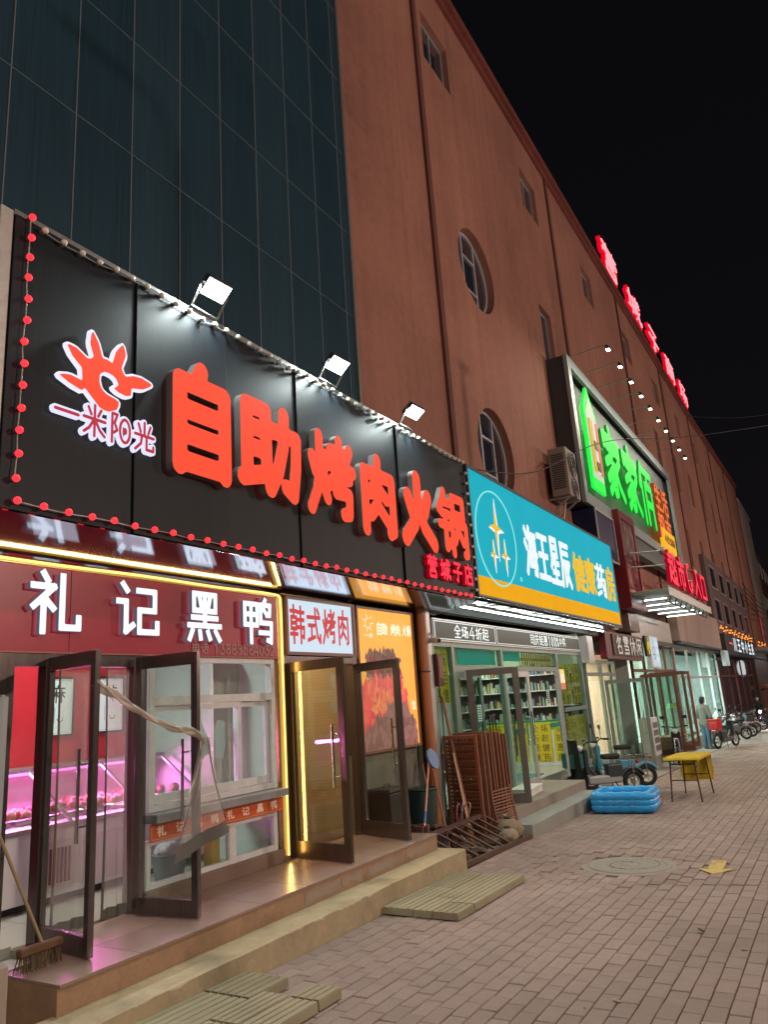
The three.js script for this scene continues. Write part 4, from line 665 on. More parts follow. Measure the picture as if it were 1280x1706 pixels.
{
  const b = thing('broom', 'worn broom with a red-tipped handle leaning by the duck shop', 'broom', [3.33, .252, -4.62]);
  obj('handle', rod(V(.02, .12, 0), V(-.2, .98, -.33), .011, 10), std([.24, .17, .09], .5), b); obj('grip', rod(V(-.2, .98, -.33), V(-.227, 1.09, -.372), .015, 10), std([.25, .02, .03], .5), b);
  obj('head', box(.3, .05, .06, 0, .115, 0, .012), std([.16, .085, .035], .7, 0, { map: T.wood }), b);
  obj('bristles', Array.from({ length: 130 }, () => { const x = rr(-.14, .14), z = rr(-.022, .022); return rod(V(x, .095, z), V(x * 1.12 + rr(-.01, .01), .0, z * 1.9 + rr(-.02, .02)), .0028, 4, .002); }), std([.13, .09, .045], .9), b);
  const d = thing('dustpan', 'grey metal dustpan on the landing behind the broom', 'dustpan', [3.23, .252, -4.86]);
  obj('pan', [box(.28, .006, .24, 0, .006, 0), box(.28, .07, .006, 0, .04, -.12), box(.006, .05, .24, -.14, .03, 0), box(.006, .05, .24, .14, .03, 0)], std([.3, .3, .26], .5, .3), d); obj('handle', rod(V(0, .06, -.12), V(0, .3, -.2), .01), M.black, d);
  const s = thing('stone_block', 'stained pale stone block at the corner of the steps', 'stone block', [2.36, gy(2.36), -3.9]); obj('block', box(.36, .64, .3, 0, .32, 0, .015), std([.36, .3, .24], .85, 0, { map: T.blotch, bumpMap: T.bump, bumpScale: .004 }), s); obj('plinth', box(.4, .05, .34, 0, .025, 0, .01), M.concrete, s);
}

// ================= PHARMACY =================
{
  const X0 = 10.34, X1 = 19.2, Y0 = 3.2, Y1 = 5.2, Z = -4.4;
  const t = thing('pharmacy_signboard', 'large turquoise lightbox sign with star logo, white and yellow characters', 'signboard');
  obj('casing', [bb(X0, X1, Y1, Y1 + .05, -5.1, Z + .01), bb(X0, X0 + .05, Y0, Y1, -5.1, Z + .008), bb(X1 - .05, X1, Y0, Y1, -5.1, Z + .008), bb(X0, X1, Y0 - .03, Y0, -5.1, Z + .01)], std([.02, .045, .055], .45), t);
  const soft = tex(256, 64, (u, v) => { const a = fbm(u * 24, v * 4, 24, 91, 3); return [.9 + .1 * a, .93 + .07 * a, .93 + .07 * a]; }, [X1 - X0, 2]);
  const face = (c) => new THREE.MeshPhysicalMaterial({ color: 0x0a0a0a, roughness: .7, specularIntensity: .2, emissive: lin(...c), emissiveIntensity: 1, emissiveMap: soft });
  obj('face', bb(X0 + .051, X1 - .051, Y0 + .3, Y1 - .001, Z - .05, Z), face([.0, .43, .55]), t);
  obj('lower_band', bb(X0 + .051, X1 - .051, Y0 + .001, Y0 + .298, Z - .05, Z), face([.9, .4, .0]), t);
  const wh = glow([.85, .93, .95], 1), ye = glow([.85, .52, .02], 1), pale = glow([.25, .8, .75], 1);
  [...'海王星辰'].forEach((c, i) => letter(t, c, 12.95 + i * .68, 4.2, Z + .001, .62, .95, 6, .02, wh, wh, true));
  [...'健康药房'].forEach((c, i) => letter(t, c, 15.95 + i * .88, 4.15, Z + .001, .8, .8, 5.4, .02, i === 2 ? wh : ye, i === 2 ? wh : ye, true));
  const ring = new THREE.Shape(); ring.absellipse(0, 0, .86, .8, 0, Math.PI * 2); const hole = new THREE.Path(); hole.absellipse(0, 0, .835, .775, 0, Math.PI * 2); ring.holes.push(hole);
  const lg = obj('logo_ring', new THREE.ExtrudeGeometry(ring, { depth: .012, bevelEnabled: false, curveSegments: 40 }), pale, t); lg.position.set(11.33, 4.2, Z + .001);
  const star = (s, sx) => { const p = []; for (let k = 0; k < 8; k++) { const a = k * Math.PI / 4 + Math.PI / 2, r = k % 2 ? .16 : (k % 4 ? sx : 1); p.push(new THREE.Vector2(Math.cos(a) * r * s, Math.sin(a) * r * s)); } return new THREE.Shape(p); };
  for (const [x, y, s] of [[.0, .17, .5], [-.2, -.3, .26], [.3, -.26, .3]]) { const a = obj('logo_star', new THREE.ExtrudeGeometry(star(s * 1.08, .62), { depth: .008, bevelEnabled: false }), wh, t); a.position.set(11.33 + x + .03, 4.2 + y - .02, Z + .001); const b = obj('star_face', new THREE.ExtrudeGeometry(star(s * .85, .62), { depth: .004, bevelEnabled: false }), ye, a); b.position.set(-.05, .03, .0085); }
  const small = obj('registered_mark', new THREE.TorusGeometry(.035, .007, 6, 16), pale, t); small.position.set(12.28, 3.62, Z + .006);
  areaLight(lin(.05, .8, 1), .5, 8.5, 1.6, [14.8, 4.3, Z + .06], [14.8, 4.0, 4], t); areaLight(lin(1, .45, .02), .7, 8.5, .25, [14.8, 3.34, Z + .06], [14.8, 3.2, 4], t);
}
{
  const s = thing('pharmacy_canopy', 'foil-lined canopy with bright tubes under the pharmacy sign', 'canopy');
  obj('soffit', bb(9.95, 19.2, 3.13, 3.15, -5.1, -4.38), std([.62, .64, .63], .14, 1, { bumpMap: T.foil, bumpScale: .03 }), s);
  obj('foil_lining', sheet(160, 12, (u, v) => [10.0 + 9.1 * u, 3.1 + .03 * (fbm(u * 60, v * 5, 64, 103, 3) - .5), -4.42 - .66 * v]), std([.66, .68, .67], .16, 1, { side: THREE.DoubleSide }), s);
  const tb = glow([.9, 1, .97], 9);
  for (let k = 0; k < 6; k++) obj('lamp_tube', rod(V(10.35 + k * 1.38, 3.05, -4.72), V(11.66 + k * 1.38, 3.05, -4.72), .016, 8), tb, s);
  for (let k = 0; k < 6; k++) obj('lamp_batten', bb(10.32 + k * 1.38, 11.69 + k * 1.38, 3.066, 3.085, -4.745, -4.695), M.white, s);
  areaLight(lin(.9, 1, .96), 9, 8.2, .05, [14.5, 3.025, -4.72], [14.5, 0, -4.5], s);
}
{
  const t = thing('led_message_board', 'long LED message board over the pharmacy entrance showing white text', 'display board');
  const X0 = 10.0, X1 = 17.55, Y0 = 2.55, Y1 = 2.9, Z = FZ + .06;
  obj('cabinet', bb(X0, X1, Y0, Y1, FZ - .06, Z, .006), M.alu, t);
  const tx = canvas(2048, 128, (g, w, h) => {
    g.fillStyle = '#30322b'; g.fillRect(0, 0, w, h); for (let i = 0; i < 500; i++) { g.fillStyle = `rgba(60,62,52,${.3 * rnd()})`; g.fillRect(rnd() * w, rnd() * h, 30, 8); }
    g.strokeStyle = '#e8f4ee'; g.lineWidth = 6; g.strokeRect(6, 8, 640, h - 16); g.setLineDash([8, 7]); g.strokeRect(668, 8, w - 676, h - 16); g.setLineDash([]);
    words(g, '全场4折起', 190, 20, 68, 88, 8, 9, '#eefaf5'); words(g, '司庆钜惠', 1130, 18, 70, 90, 4, 8, '#eefaf5'); words(g, '100%', 1428, 18, 48, 90, 0, 9, '#eefaf5'); words(g, '中奖', 1624, 18, 62, 80, 4, 7, '#eefaf5');
  });
  obj('screen', panelFront(X1 - X0 - .06, Y1 - Y0 - .05, .006).translate((X0 + X1) / 2, (Y0 + Y1) / 2, Z + .004), new THREE.MeshStandardMaterial({ color: 0x0c0c0a, roughness: .5, emissive: 0xffffff, emissiveMap: tx, emissiveIntensity: 1.0 }), t);
  const e = thing('wall_cabinet', 'pale grey metal cabinet at the end of the message board', 'cabinet', [17.62, 2.62, FZ + .1]); obj('body', box(.5, .62, .2, .3, 0, 0, .01), std([.5, .5, .48], .5), e); obj('door', box(.42, .52, .01, .3, 0, .104, .003), std([.56, .56, .54], .5), e); obj('hinge', box(.02, .3, .03, .02, 0, .1), M.alu, e);
}
const greenMat = std([.0, .22, .17], .5), limeMat = std([.36, .5, .02], .5), tealPrint = std([.0, .42, .37], .5);
{
  const X0 = 9.95, X1 = 17.6, b = thing('pharmacy_shopfront', 'grey framed glass pharmacy front with green bands and yellow posters', 'shopfront');
  obj('frame', [bb(X0, X0 + .08, .1, 2.55, FZ - .04, FZ + .04), bb(10.62, 10.72, .1, 2.55, FZ - .04, FZ + .04), bb(12.62, 12.72, .1, 2.55, FZ - .04, FZ + .04), bb(15.7, 15.82, .1, 2.55, FZ - .04, FZ + .04), bb(X1 - .1, X1, .1, 2.55, FZ - .04, FZ + .04), bb(10.72, 15.7, 2.12, 2.2, FZ - .038, FZ + .038), bb(X0 + .08, X1 - .1, 2.48, 2.549, FZ - .036, FZ + .036), bb(15.82, X1 - .1, 1.28, 1.36, FZ - .036, FZ + .036), bb(X0 + .08, 10.62, .1, .2, FZ - .036, FZ + .036), bb(15.82, X1 - .1, .1, .2, FZ - .036, FZ + .036)], M.greenFrame, b);
  for (const [a, c, y0, y1] of [[X0 + .08, 10.62, .2, 2.48], [10.72, 12.62, 2.2, 2.48], [12.72, 15.7, 2.2, 2.48], [15.82, X1 - .1, 1.36, 2.48], [15.82, X1 - .1, .2, 1.28]]) obj('pane', bb(a, c, y0, y1, FZ - .005, FZ + .005), M.greenGlass, b);
  // fixed leaf and open leaves
  hang(leaf(b, .98, 2.0, M.greenFrame, M.greenGlass, { bot: .12 }), 10.74, .11, FZ, 0);
  const d2 = leaf(b, .82, 2.02, std([.16, .15, .135], .35, .5, { map: T.grain }), M.greenGlass, { bot: .14, st: .1 }); hang(d2, 11.06, .11, FZ + .05, -1.08);
  hang(leaf(b, .95, 2.0, M.alu, M.greenGlass, { bot: .12 }), 12.74, .11, FZ + .0, -.12); hang(leaf(b, .95, 2.0, M.alu, M.greenGlass, { bot: .12 }), 15.68, .11, FZ + .0, Math.PI + .35);
  for (const [a, c] of [[X0 + .09, 10.61], [10.84, 11.6], [12.86, 13.5], [14.86, 15.55]]) { obj('green_band', bb(a, c, 1.02, 1.1, FZ + .024, FZ + .026), greenMat, b); obj('lime_band', bb(a, c, .975, 1.018, FZ + .024, FZ + .026), limeMat, b); }
  obj('teal_header', bb(10.95, 12.5, 2.22, 2.47, FZ - .03, FZ - .02), tealPrint, b); obj('teal_header', bb(12.75, 13.7, 2.3, 2.47, FZ - .03, FZ - .02), tealPrint, b);
  // fretwork over the entrance: rings of gold metal
  const gold = std([.5, .33, .05], .35, .6); for (let k = 0; k < 14; k++) for (let j = 0; j < 2; j++) obj('fretwork_ring', new THREE.TorusGeometry(.085, .011, 5, 14).translate(13.85 + k * .132, 2.28 + j * .13, FZ - .05), gold, b);
  // floor mat and low step inside
  obj('entry_mat', bb(13.0, 15.4, .101, .115, -6.4, -5.5), std([.04, .16, .17], .8), b);
}
{ // interior of the pharmacy
  const r = thing('pharmacy_interior', 'bright pharmacy room with white walls behind the glass front', 'shop interior');
  const w = std([.64, .68, .52], .7); obj('back_wall', bb(9.9, 17.9, .1, 3.1, -9.2, -9.0), w, r); obj('side_wall', bb(9.82, 9.94, .1, 3.1, -9.0, FZ - .05), w, r); obj('side_wall', bb(17.66, 17.8, .1, 3.1, -9.0, FZ - .05), w, r); obj('ceiling', bb(9.82, 17.8, 3.0, 3.1, -9.0, FZ - .05), w, r);
  for (const x of [11.4, 13.8, 16.2]) { obj('ceiling_lamp', bb(x - .6, x + .6, 2.96, 2.999, -7.2, -6.6), glow([.9, 1, .94], 2), r); areaLight(lin(.95, 1, .78), 22, 1.2, .6, [x, 2.95, -6.9], [x, 0, -6.9], r); }
  obj('column', bb(11.0, 11.5, .1, 3.0, -6.6, -6.1), w, r);
}
{ // shelving with medicine boxes
  const shelf = (x, z, w, turn, label) => {
    const t = thing('medicine_shelf', label, 'shelf', [x, .1, z], turn, 'shelves in the pharmacy');
    obj('back', bb(-w / 2, w / 2, 0, 2.2, -.2, -.18), std([.12, .09, .1], .6), t); for (let k = 0; k < 6; k++) obj('board', bb(-w / 2, w / 2, .2 + k * .36, .22 + k * .36, -.18, .18), M.white, t);
    const cols = [[.5, .5, .48], [.34, .14, .12], [.16, .2, .3], [.42, .34, .16], [.18, .3, .25], [.3, .2, .28], [.56, .54, .5], [.2, .16, .14], [.48, .42, .36]];
    cols.forEach((c, q) => { const g = []; for (let k = 0; k < 6; k++) for (let i = 0; i < Math.floor(w / .075); i++) if (Math.floor(hash(i, k, 77 + w * 10) * 9) === q) { const h = .06 + .2 * hash(i, k, 5); g.push(box(.04 + .028 * hash(i, k, 8), h, .08, -w / 2 + .05 + i * .075, .22 + k * .36 + h / 2, -.02 + .12 * hash(i, k, 9))); } const m = obj('medicine_boxes', g, std(c, .5), t); m.userData.kind = 'stuff'; });
  };
  shelf(13.2, -8.7, 3.2, 0, 'medicine shelf on the back wall behind the pharmacy entrance'); shelf(16.3, -8.7, 2.4, 0, 'medicine shelf on the back wall near the yellow posters'); shelf(15.2, -7.2, 2.6, 0, 'free-standing medicine shelf behind the entrance');
  shelf(17.42, -6.5, 2.6, -Math.PI / 2, 'dark medicine shelf along the end wall of the pharmacy');
  const c = thing('sales_counter', 'white counter with a teal front behind the pharmacy window', 'counter', [12.0, .1, -7.4]); obj('body', box(2.4, .9, .5, 0, .45, 0, .01), M.white, c); obj('front_panel', box(2.3, .6, .01, 0, .4, .256), std([.05, .42, .42], .5), c); obj('top', box(2.5, .04, .6, 0, .93, 0, .008), M.white, c);
  const wb = thing('white_screen', 'plain white partition board inside the pharmacy window', 'board', [11.2, .1, -5.65]); obj('board', box(1.15, 1.0, .03, 0, 1.5, 0, .006), std([.6, .66, .64], .5), wb); obj('leg', [box(.04, 1.2, .04, -.5, .5, 0), box(.04, 1.2, .04, .5, .5, 0)], M.alu, wb); obj('foot', [box(.05, .03, .4, -.5, .015, 0), box(.05, .03, .4, .5, .015, 0)], M.alu, wb);
  const st = thing('standing_display', 'white and blue cardboard display behind the slatted panels', 'display stand', [11.25, .1, -5.45]); obj('panel', box(.5, .85, .02, 0, .45, 0, .004), M.white, st); obj('print', box(.44, .3, .004, 0, .62, .013), std([.05, .3, .45], .5), st); obj('foot', box(.5, .03, .25, 0, .015, -.1), M.white, st);
}
{ // posters on the pharmacy glass
  const yp = (w, h, s) => canvas(w, h, (g) => { g.fillStyle = '#c9b21c'; g.fillRect(0, 0, w, h); for (let i = 0; i < 90; i++) { g.fillStyle = ['#a4931a', '#8c8420', '#d8c638'][i % 3]; g.globalAlpha = .25; g.fillRect(rnd() * w, rnd() * h, 30, 12); } g.globalAlpha = 1; const gl = [...'全场折起惠健康药房']; for (let k = 0; k < s; k++) ink(g, gl[k % gl.length], 16 + (k % 2) * (w / 2 - 8), 20 + Math.floor(k / 2) * (h / (s / 2)), w / 2 - 30, h / (s / 2) - 22, 6, '#5d5418'); });
  const A = yp(160, 420, 8), B = yp(200, 300, 6);
  const put = (label, x, y, z, w, h, tx, turn = 0) => { const m = single('yellow_poster', panelFront(w, h, .004), std(0xffffff, .6, 0, { map: tx, emissive: 0x000000 }), label, 'poster', 'yellow posters on the pharmacy glass'); m.position.set(x, y, z); m.rotation.y = turn; };
  put('yellow poster high on the first pharmacy pane next to the meter box', 10.33, 2.05, FZ - .03, .5, .8, B); put('small yellow poster inside the fixed pharmacy door', 11.3, 1.9, FZ - .25, .34, .3, B);
  ['first', 'second', 'third', 'fourth'].forEach((o, i) => put(`${o} tall yellow poster on the low cabinet inside the pharmacy entrance`, 17.02, .62, -5.5 - i * .56, .5, .84, A, -Math.PI / 2)); { const cb = thing('low_cabinet', 'low cabinet behind yellow posters inside the pharmacy entrance', 'cabinet', [17.17, .1, -6.45], -Math.PI / 2); obj('body', box(2.5, .96, .28, 0, .48, 0, .01), M.white, cb); obj('top', box(2.54, .03, .32, 0, .976, 0, .006), greenMat, cb); obj('lime_edge', box(2.54, .04, .01, 0, .94, .146), limeMat, cb); }
  put('wide yellow poster in the upper end pane of the pharmacy', 16.3, 1.85, FZ - .03, .9, .85, B); put('second yellow poster in the upper end pane of the pharmacy', 17.15, 1.85, FZ - .03, .55, .85, A); put('wide yellow poster in the lower end pane of the pharmacy', 16.4, .75, FZ - .03, 1.0, .85, B); put('second yellow poster in the lower end pane of the pharmacy', 17.2, .75, FZ - .03, .5, .85, A);
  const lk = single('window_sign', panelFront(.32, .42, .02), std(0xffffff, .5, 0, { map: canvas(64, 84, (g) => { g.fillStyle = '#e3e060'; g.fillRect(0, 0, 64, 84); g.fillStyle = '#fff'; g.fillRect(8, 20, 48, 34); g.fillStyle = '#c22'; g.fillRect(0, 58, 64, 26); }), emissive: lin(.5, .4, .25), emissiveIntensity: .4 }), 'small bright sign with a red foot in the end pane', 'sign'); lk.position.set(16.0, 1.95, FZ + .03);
  const nt = (label, x, y) => { const m = single('door_notice', panelFront(.16, .26, .003), std(0xffffff, .6, 0, { map: canvas(64, 96, (g) => { g.fillStyle = '#d7e2dc'; g.fillRect(0, 0, 64, 96); g.fillStyle = '#3b6f6c'; for (let k = 0; k < 6; k++) g.fillRect(8, 10 + k * 14, 46, 8); }) }), label, 'notice', 'notices on the pharmacy doors'); m.position.set(x, y, FZ + .03); }; nt('small white notice on the fixed pharmacy leaf', 11.5, 1.45); nt('small white notice on the far entrance leaf', 14.95, 1.6);
  const box_ = thing('flat_carton', 'flat white carton lying on the pharmacy step', 'carton', [12.35, .106, -4.75], .1); obj('body', box(.8, .09, .34, 0, .045, 0, .005), M.white, box_); obj('lid', box(.82, .03, .36, 0, .105, 0, .005), std([.6, .6, .56], .6), box_);
}
// ================= SIGNS ABOVE =================
{
  const X0 = 18.15, X1 = 32.3, Y0 = 6.25, Y1 = 10.25, Z = -4.6;
  const t = thing('supermarket_signboard', 'dark ribbed box sign with bright green characters and a house logo', 'signboard');
  const steel = std([.34, .41, .43], .4, .3, { map: T.grain }), rib = std([.2, .24, .25], .5, .2);
  obj('box', [bb(X0, X0 + .1, Y0, Y1, -5.12, Z - .06), bb(X1 - .1, X1, Y0, Y1, -5.12, Z - .06), bb(X0 + .1, X1 - .1, Y1 - .1, Y1, -5.12, Z - .06), bb(X0 + .1, X1 - .1, Y0, Y0 + .1, -5.12, Z - .06), bb(X0 + .1, X1 - .1, Y0 + .1, Y1 - .1, -4.95, -4.9)], std([.05, .06, .065], .5, .3), t);
  obj('frame', rectFrame(X0 - .02, X1 + .02, Y0 - .02, Y1 + .02, Z - .02, .3, .1), steel, t);
  obj('rib', Array.from({ length: 104 }, (_, i) => bb(X0 + .32 + i * .13, X0 + .385 + i * .13, Y0 + .28, Y1 - .28, -4.9, -4.82)), rib, t).userData.kind = 'stuff';
  const gr = glow([.015, 1, .075], 1.06); { const q = T.led.clone(); q.repeat.set(1.6, 1.6); q.needsUpdate = true; gr.emissiveMap = q; } const grs = glow([.02, .4, .05], .5), or = glow([1, .19, .04], .9), ors = glow([.4, .08, .02], .5);
  [['家', 21.6], ['家', 23.95], ['佰', 26.25]].forEach(([c, x]) => letter(t, c, x, 8.05, Z, 2.05, 2.15, 7, .08, gr, grs));
  [...'生活超市'].forEach((c, i) => letter(t, c, 28.0 + (i % 2) * 1.3, 8.35 - Math.floor(i / 2) * 1.1, Z, 1.15, 1.0, 7, .14, or, ors));
  // house logo: green outline, pale inside, black bars
  const hs = (k) => new THREE.Shape([[-1, -1.45], [1, -1.45], [1, .8], [0, 1.5], [-1, .8]].map(([x, y]) => new THREE.Vector2(x * .6 * k + (k < 1 ? .0 : 0), y * k)));
  const lg = obj('logo', new THREE.ExtrudeGeometry(hs(1.02), { depth: .08, bevelEnabled: false }), gr, t, 'green house logo with pale bars'); lg.position.set(19.55, 8.25, Z);
  obj('logo_field', new THREE.ExtrudeGeometry(hs(.8), { depth: .02, bevelEnabled: false }), glow([.75, .8, .6], .8), lg).position.z = .081;
  for (const [x, c] of [[-.3, [.75, .55, .05]], [.02, [.9, .75, .7]], [.3, [.9, .2, .1]]]) obj('logo_bar', bb(x - .11, x + .11, -1.0, .5, .102, .14), glow(c, .85), lg); obj('logo_block', [bb(-.2, .1, -.35, -.1, .141, .16), bb(-.2, .1, -.95, -.7, .141, .16)], M.black, lg);
  { const pl = obj('name_plate', box(2.5, .8, .14, 28.9, 6.8, Z + .1, .1), glow([1, .48, .02], .95), t); const dk = std([.12, .03, .005], .6); [...'小星生活超市'].forEach((c, i) => { const m = obj('letter', glyph(c, .26, .3, 6, .01), [dk, dk], pl); m.position.set(28.05 + i * .34, 6.8, Z + .171); }); }
  areaLight(lin(.1, 1, .15), .8, 7, 2, [24, 8, Z + .3], [24, 7.6, 4], t);
  // lower leg of the box
  obj('lower_skirt', bb(22.4, 31.6, Y0 - .55, Y0 - .03, -4.9, Z - .05), std([.09, .12, .13], .5, .3), t);
}
for (let i = 0; i < 10; i++) { // arm lamps over the green sign
  const x = 18.5 + i * 1.3, ord = ['first', 'second', 'third', 'fourth', 'fifth', 'sixth', 'seventh', 'eighth', 'ninth', 'last'][i];
  const t = thing('arm_lamp', `${ord} arm lamp over the green supermarket sign, counted from the near end`, 'lamp', [x, 10.25, -4.6], 0, 'arm lamps over the green sign');
  obj('arm', tube([V(0, .02, -.05), V(0, .06, .3), V(0, .1, .8), V(0, .08, 1.02)], .014, 16), std([.3, .34, .3], .4, .6), t); obj('head', [rod(V(0, .09, 1.0), V(0, -.02, 1.04), .03, 10, .05), box(.16, .03, .1, 0, -.03, 1.03, .01)], M.darkGrey, t);
  obj('lens', box(.15, .02, .09, 0, -.057, 1.03), glow([1, .97, .85], 7), t);
  areaLight(lin(1, .9, .7), 900, .14, .08, [0, -.085, 1.03], [x, 8.0, -4.2], t);
}
{ // air conditioner on the brown wall
  const t = thing('air_conditioner', 'grey-brown outdoor air conditioner unit on the brown wall', 'air conditioner', [17.25, 6.75, -4.8]);
  obj('body', box(.85, 1.2, .44, 0, 0, 0, .03), std([.33, .29, .26], .6, 0, { map: T.blotch }), t);
  const fan = obj('fan_grille', [new THREE.TorusGeometry(.3, .012, 6, 26), new THREE.TorusGeometry(.2, .01, 6, 22), new THREE.TorusGeometry(.1, .01, 6, 18), box(.6, .012, .012), box(.012, .6, .012)], M.darkGrey, t); fan.position.set(0, .22, .235); const f2 = obj('fan_grille', fan.geometry, M.darkGrey, t); f2.position.set(0, -.36, .235); f2.scale.setScalar(.8);
  for (let k = 0; k < 16; k++) obj('side_louver', box(.012, .03, .3, -.43, .42 - k * .055, 0), M.darkGrey, t);
  obj('bracket', [bar(V(-.3, -.62, .2), V(-.3, -.62, -.35), .04, .04), bar(V(.3, -.62, .2), V(.3, -.62, -.35), .04, .04), bar(V(-.3, -.62, .15), V(-.3, -.95, -.33), .03, .03), bar(V(.3, -.62, .15), V(.3, -.95, -.33), .03, .03)], M.alu, t);
  obj('pipe', tube([V(.2, -.6, -.1), V(.22, -1.0, -.2), V(.2, -1.5, -.3)], .02, 14), M.white, t);
}
{ // blue and red box signs between the pharmacy sign and the green sign
  const a = thing('blue_box_sign', 'dark blue box sign end above the pharmacy sign', 'signboard'); obj('box', bb(18.7, 20.6, 4.9, 6.2, -5.12, -4.55, .02), std([.006, .012, .06], .4), a); obj('frame', rectFrame(18.7, 20.6, 4.9, 6.2, -4.545, .06, .03), M.alu, a);
  const b = thing('red_frame_sign', 'upright photo sign with a dark red frame beside the supermarket canopy', 'signboard');
  obj('frame', rectFrame(20.7, 22.6, 3.75, 6.5, -4.65, .22, .5), std([.16, .014, .02], .4), b);
  obj('picture', panelFront(1.44, 2.3, .04).translate(21.65, 5.12, -4.45), std(0xffffff, .35, 0, { map: canvas(200, 320, (g, w, h) => { g.fillStyle = '#3a2a2c'; g.fillRect(0, 0, w, h); for (let i = 0; i < 240; i++) { g.fillStyle = ['#5e4a4a', '#7c6a66', '#2a1d20', '#948880', '#6a2f34'][i % 5]; g.globalAlpha = .5; g.beginPath(); g.ellipse(rnd() * w, rnd() * h, 6 + rnd() * 22, 10 + rnd() * 34, rnd() * 3, 0, Math.PI * 2); g.fill(); } g.globalAlpha = 1; }) }), b);
  obj('pillar', bb(21.5, 22.7, 3.2, 3.74, -5.05, -4.7, .02), std([.3, .24, .24], .25, .5, { map: T.grain }), b, 'polished cladding below the sign');
}
{ // canopy with the red entrance letters
  const t = thing('supermarket_canopy', 'metal entrance canopy with tube lamps and red glowing characters on its edge', 'canopy');
  const X0 = 21.3, X1 = 29.4, Y = 4.12, Z0 = -5.1, Z1 = -3.55;
  obj('slab', bb(X0, X1, Y, Y + .1, Z0, Z1, .01), std([.4, .45, .43], .5, .3, { map: T.grain }), t); obj('fascia', bb(X0, X1, Y - .08, Y + .16, Z1, Z1 + .05, .006), M.brushed, t);
  for (let k = 0; k < 5; k++) { const x = 22.4 + k * 1.6; obj('lamp_batten', bb(x - .02, x + .02, Y - .03, Y - .001, Z0 + .12, Z1 - .2), M.alu, t); obj('lamp_tube', rod(V(x, Y - .05, Z0 + .15), V(x, Y - .05, Z1 - .22), .018, 8), glow([.92, 1, .95], 4), t); areaLight(lin(.92, 1, .95), 9, .06, 1.2, [x, Y - .08, -4.33], [x, 0, -4.33], t); }
  for (let k = 0; k < 9; k++) obj('truss_bar', bar(V(21.6 + k * .85, Y - .1, Z1 + .02), V(22.0 + k * .85, Y - .22, Z1 - .1), .03, .03), M.darkGrey, t); obj('truss_rail', rod(V(21.5, Y - .22, Z1 - .1), V(29.2, Y - .22, Z1 - .1), .022), M.darkGrey, t);
  const red = glow([1, .035, .075], 1.15), rs = glow([.5, .0, .02], .6);
  [...'超市转入口'].forEach((c, i) => letter(t, c, 22.2 + i * 1.45, 4.86, Z1 + .0, 1.2, .95, 6, .1, red, rs));
  obj('letter_rail', [bb(21.5, 28.7, 4.42, 4.47, Z1 - .06, Z1 - .02), bb(21.5, 28.7, 5.25, 5.3, Z1 - .06, Z1 - .02)], M.darkGrey, t); areaLight(lin(1, .04, .08), 1.1, 6.5, .8, [25, 4.86, Z1 + .16], [25, 4.4, 4], t);
  for (const [x, y] of [[21.6, 5.3], [21.6, 4.9], [28.6, 5.2]]) obj('stay', rod(V(x, y, Z1 - .04), V(x, y + .1, Z0 - .0), .02), M.alu, t);
  obj('lintel', bb(22.8, 29.2, 3.12, 3.85, Z0, Z0 + .12, .006), M.brushed, t);
  for (const x of [21.7, 23.1, 25.6, 27.4]) obj('clamp', box(.12, .12, .1, x, 5.36, Z1 - .02, .01), M.white, t);
}

// ================= SHOPS FURTHER ALONG =================
function room(name, label, x0, x1, floor, depth, wall, light, k, h = 3) {
  const r = thing(name, label, 'shop interior'), m = std(wall, .7, 0, { map: T.grain });
  obj('back_wall', bb(x0, x1, floor, floor + h, FZ - depth - .1, FZ - depth), m, r); obj('side_wall', bb(x0 - .08, x0, floor, floor + h, FZ - depth, FZ - .12), m, r); obj('side_wall', bb(x1, x1 + .08, floor, floor + h, FZ - depth, FZ - .12), m, r);
  obj('ceiling', bb(x0 - .08, x1 + .08, floor + h, floor + h + .08, FZ - depth, FZ - .12), m, r); obj('floor', bb(x0, x1, floor - .3, floor, FZ - depth, FZ - .52), std([.4, .39, .36], .4, 0, { map: T.grain }), r);
  const c = (x0 + x1) / 2, w = (x1 - x0) * .6; obj('ceiling_lamp', bb(c - w / 2, c + w / 2, floor + h - .05, floor + h - .001, FZ - depth * .6, FZ - depth * .6 + .3), glow(light, 1.6), r); areaLight(lin(...light), k, w, .3, [c, floor + h - .06, FZ - depth * .6 + .15], [c, 0, FZ - depth * .6 + .15], r);
  return r;
}
function front(name, label, x0, x1, y0, y1, cols, mat, bars = [2.0]) {
  const t = thing(name, label, 'shopfront'), n = cols, w = (x1 - x0) / n; const g = [];
  for (let i = 0; i <= n; i++) g.push(bb(x0 + i * w - .04, x0 + i * w + .04, y0, y1, FZ - .05, FZ + .03)); for (const y of [y0 + .05, ...bars, y1 - .05]) for (let i = 0; i < n; i++) g.push(bb(x0 + i * w + .04, x0 + (i + 1) * w - .04, y - .04, y + .04, FZ - .048, FZ + .028));
  obj('frame', g, mat, t); for (let i = 0; i < n; i++) obj('pane', bb(x0 + i * w + .041, x0 + (i + 1) * w - .041, y0, y1, FZ - .02, FZ - .012), M.glass, t); return t;
}
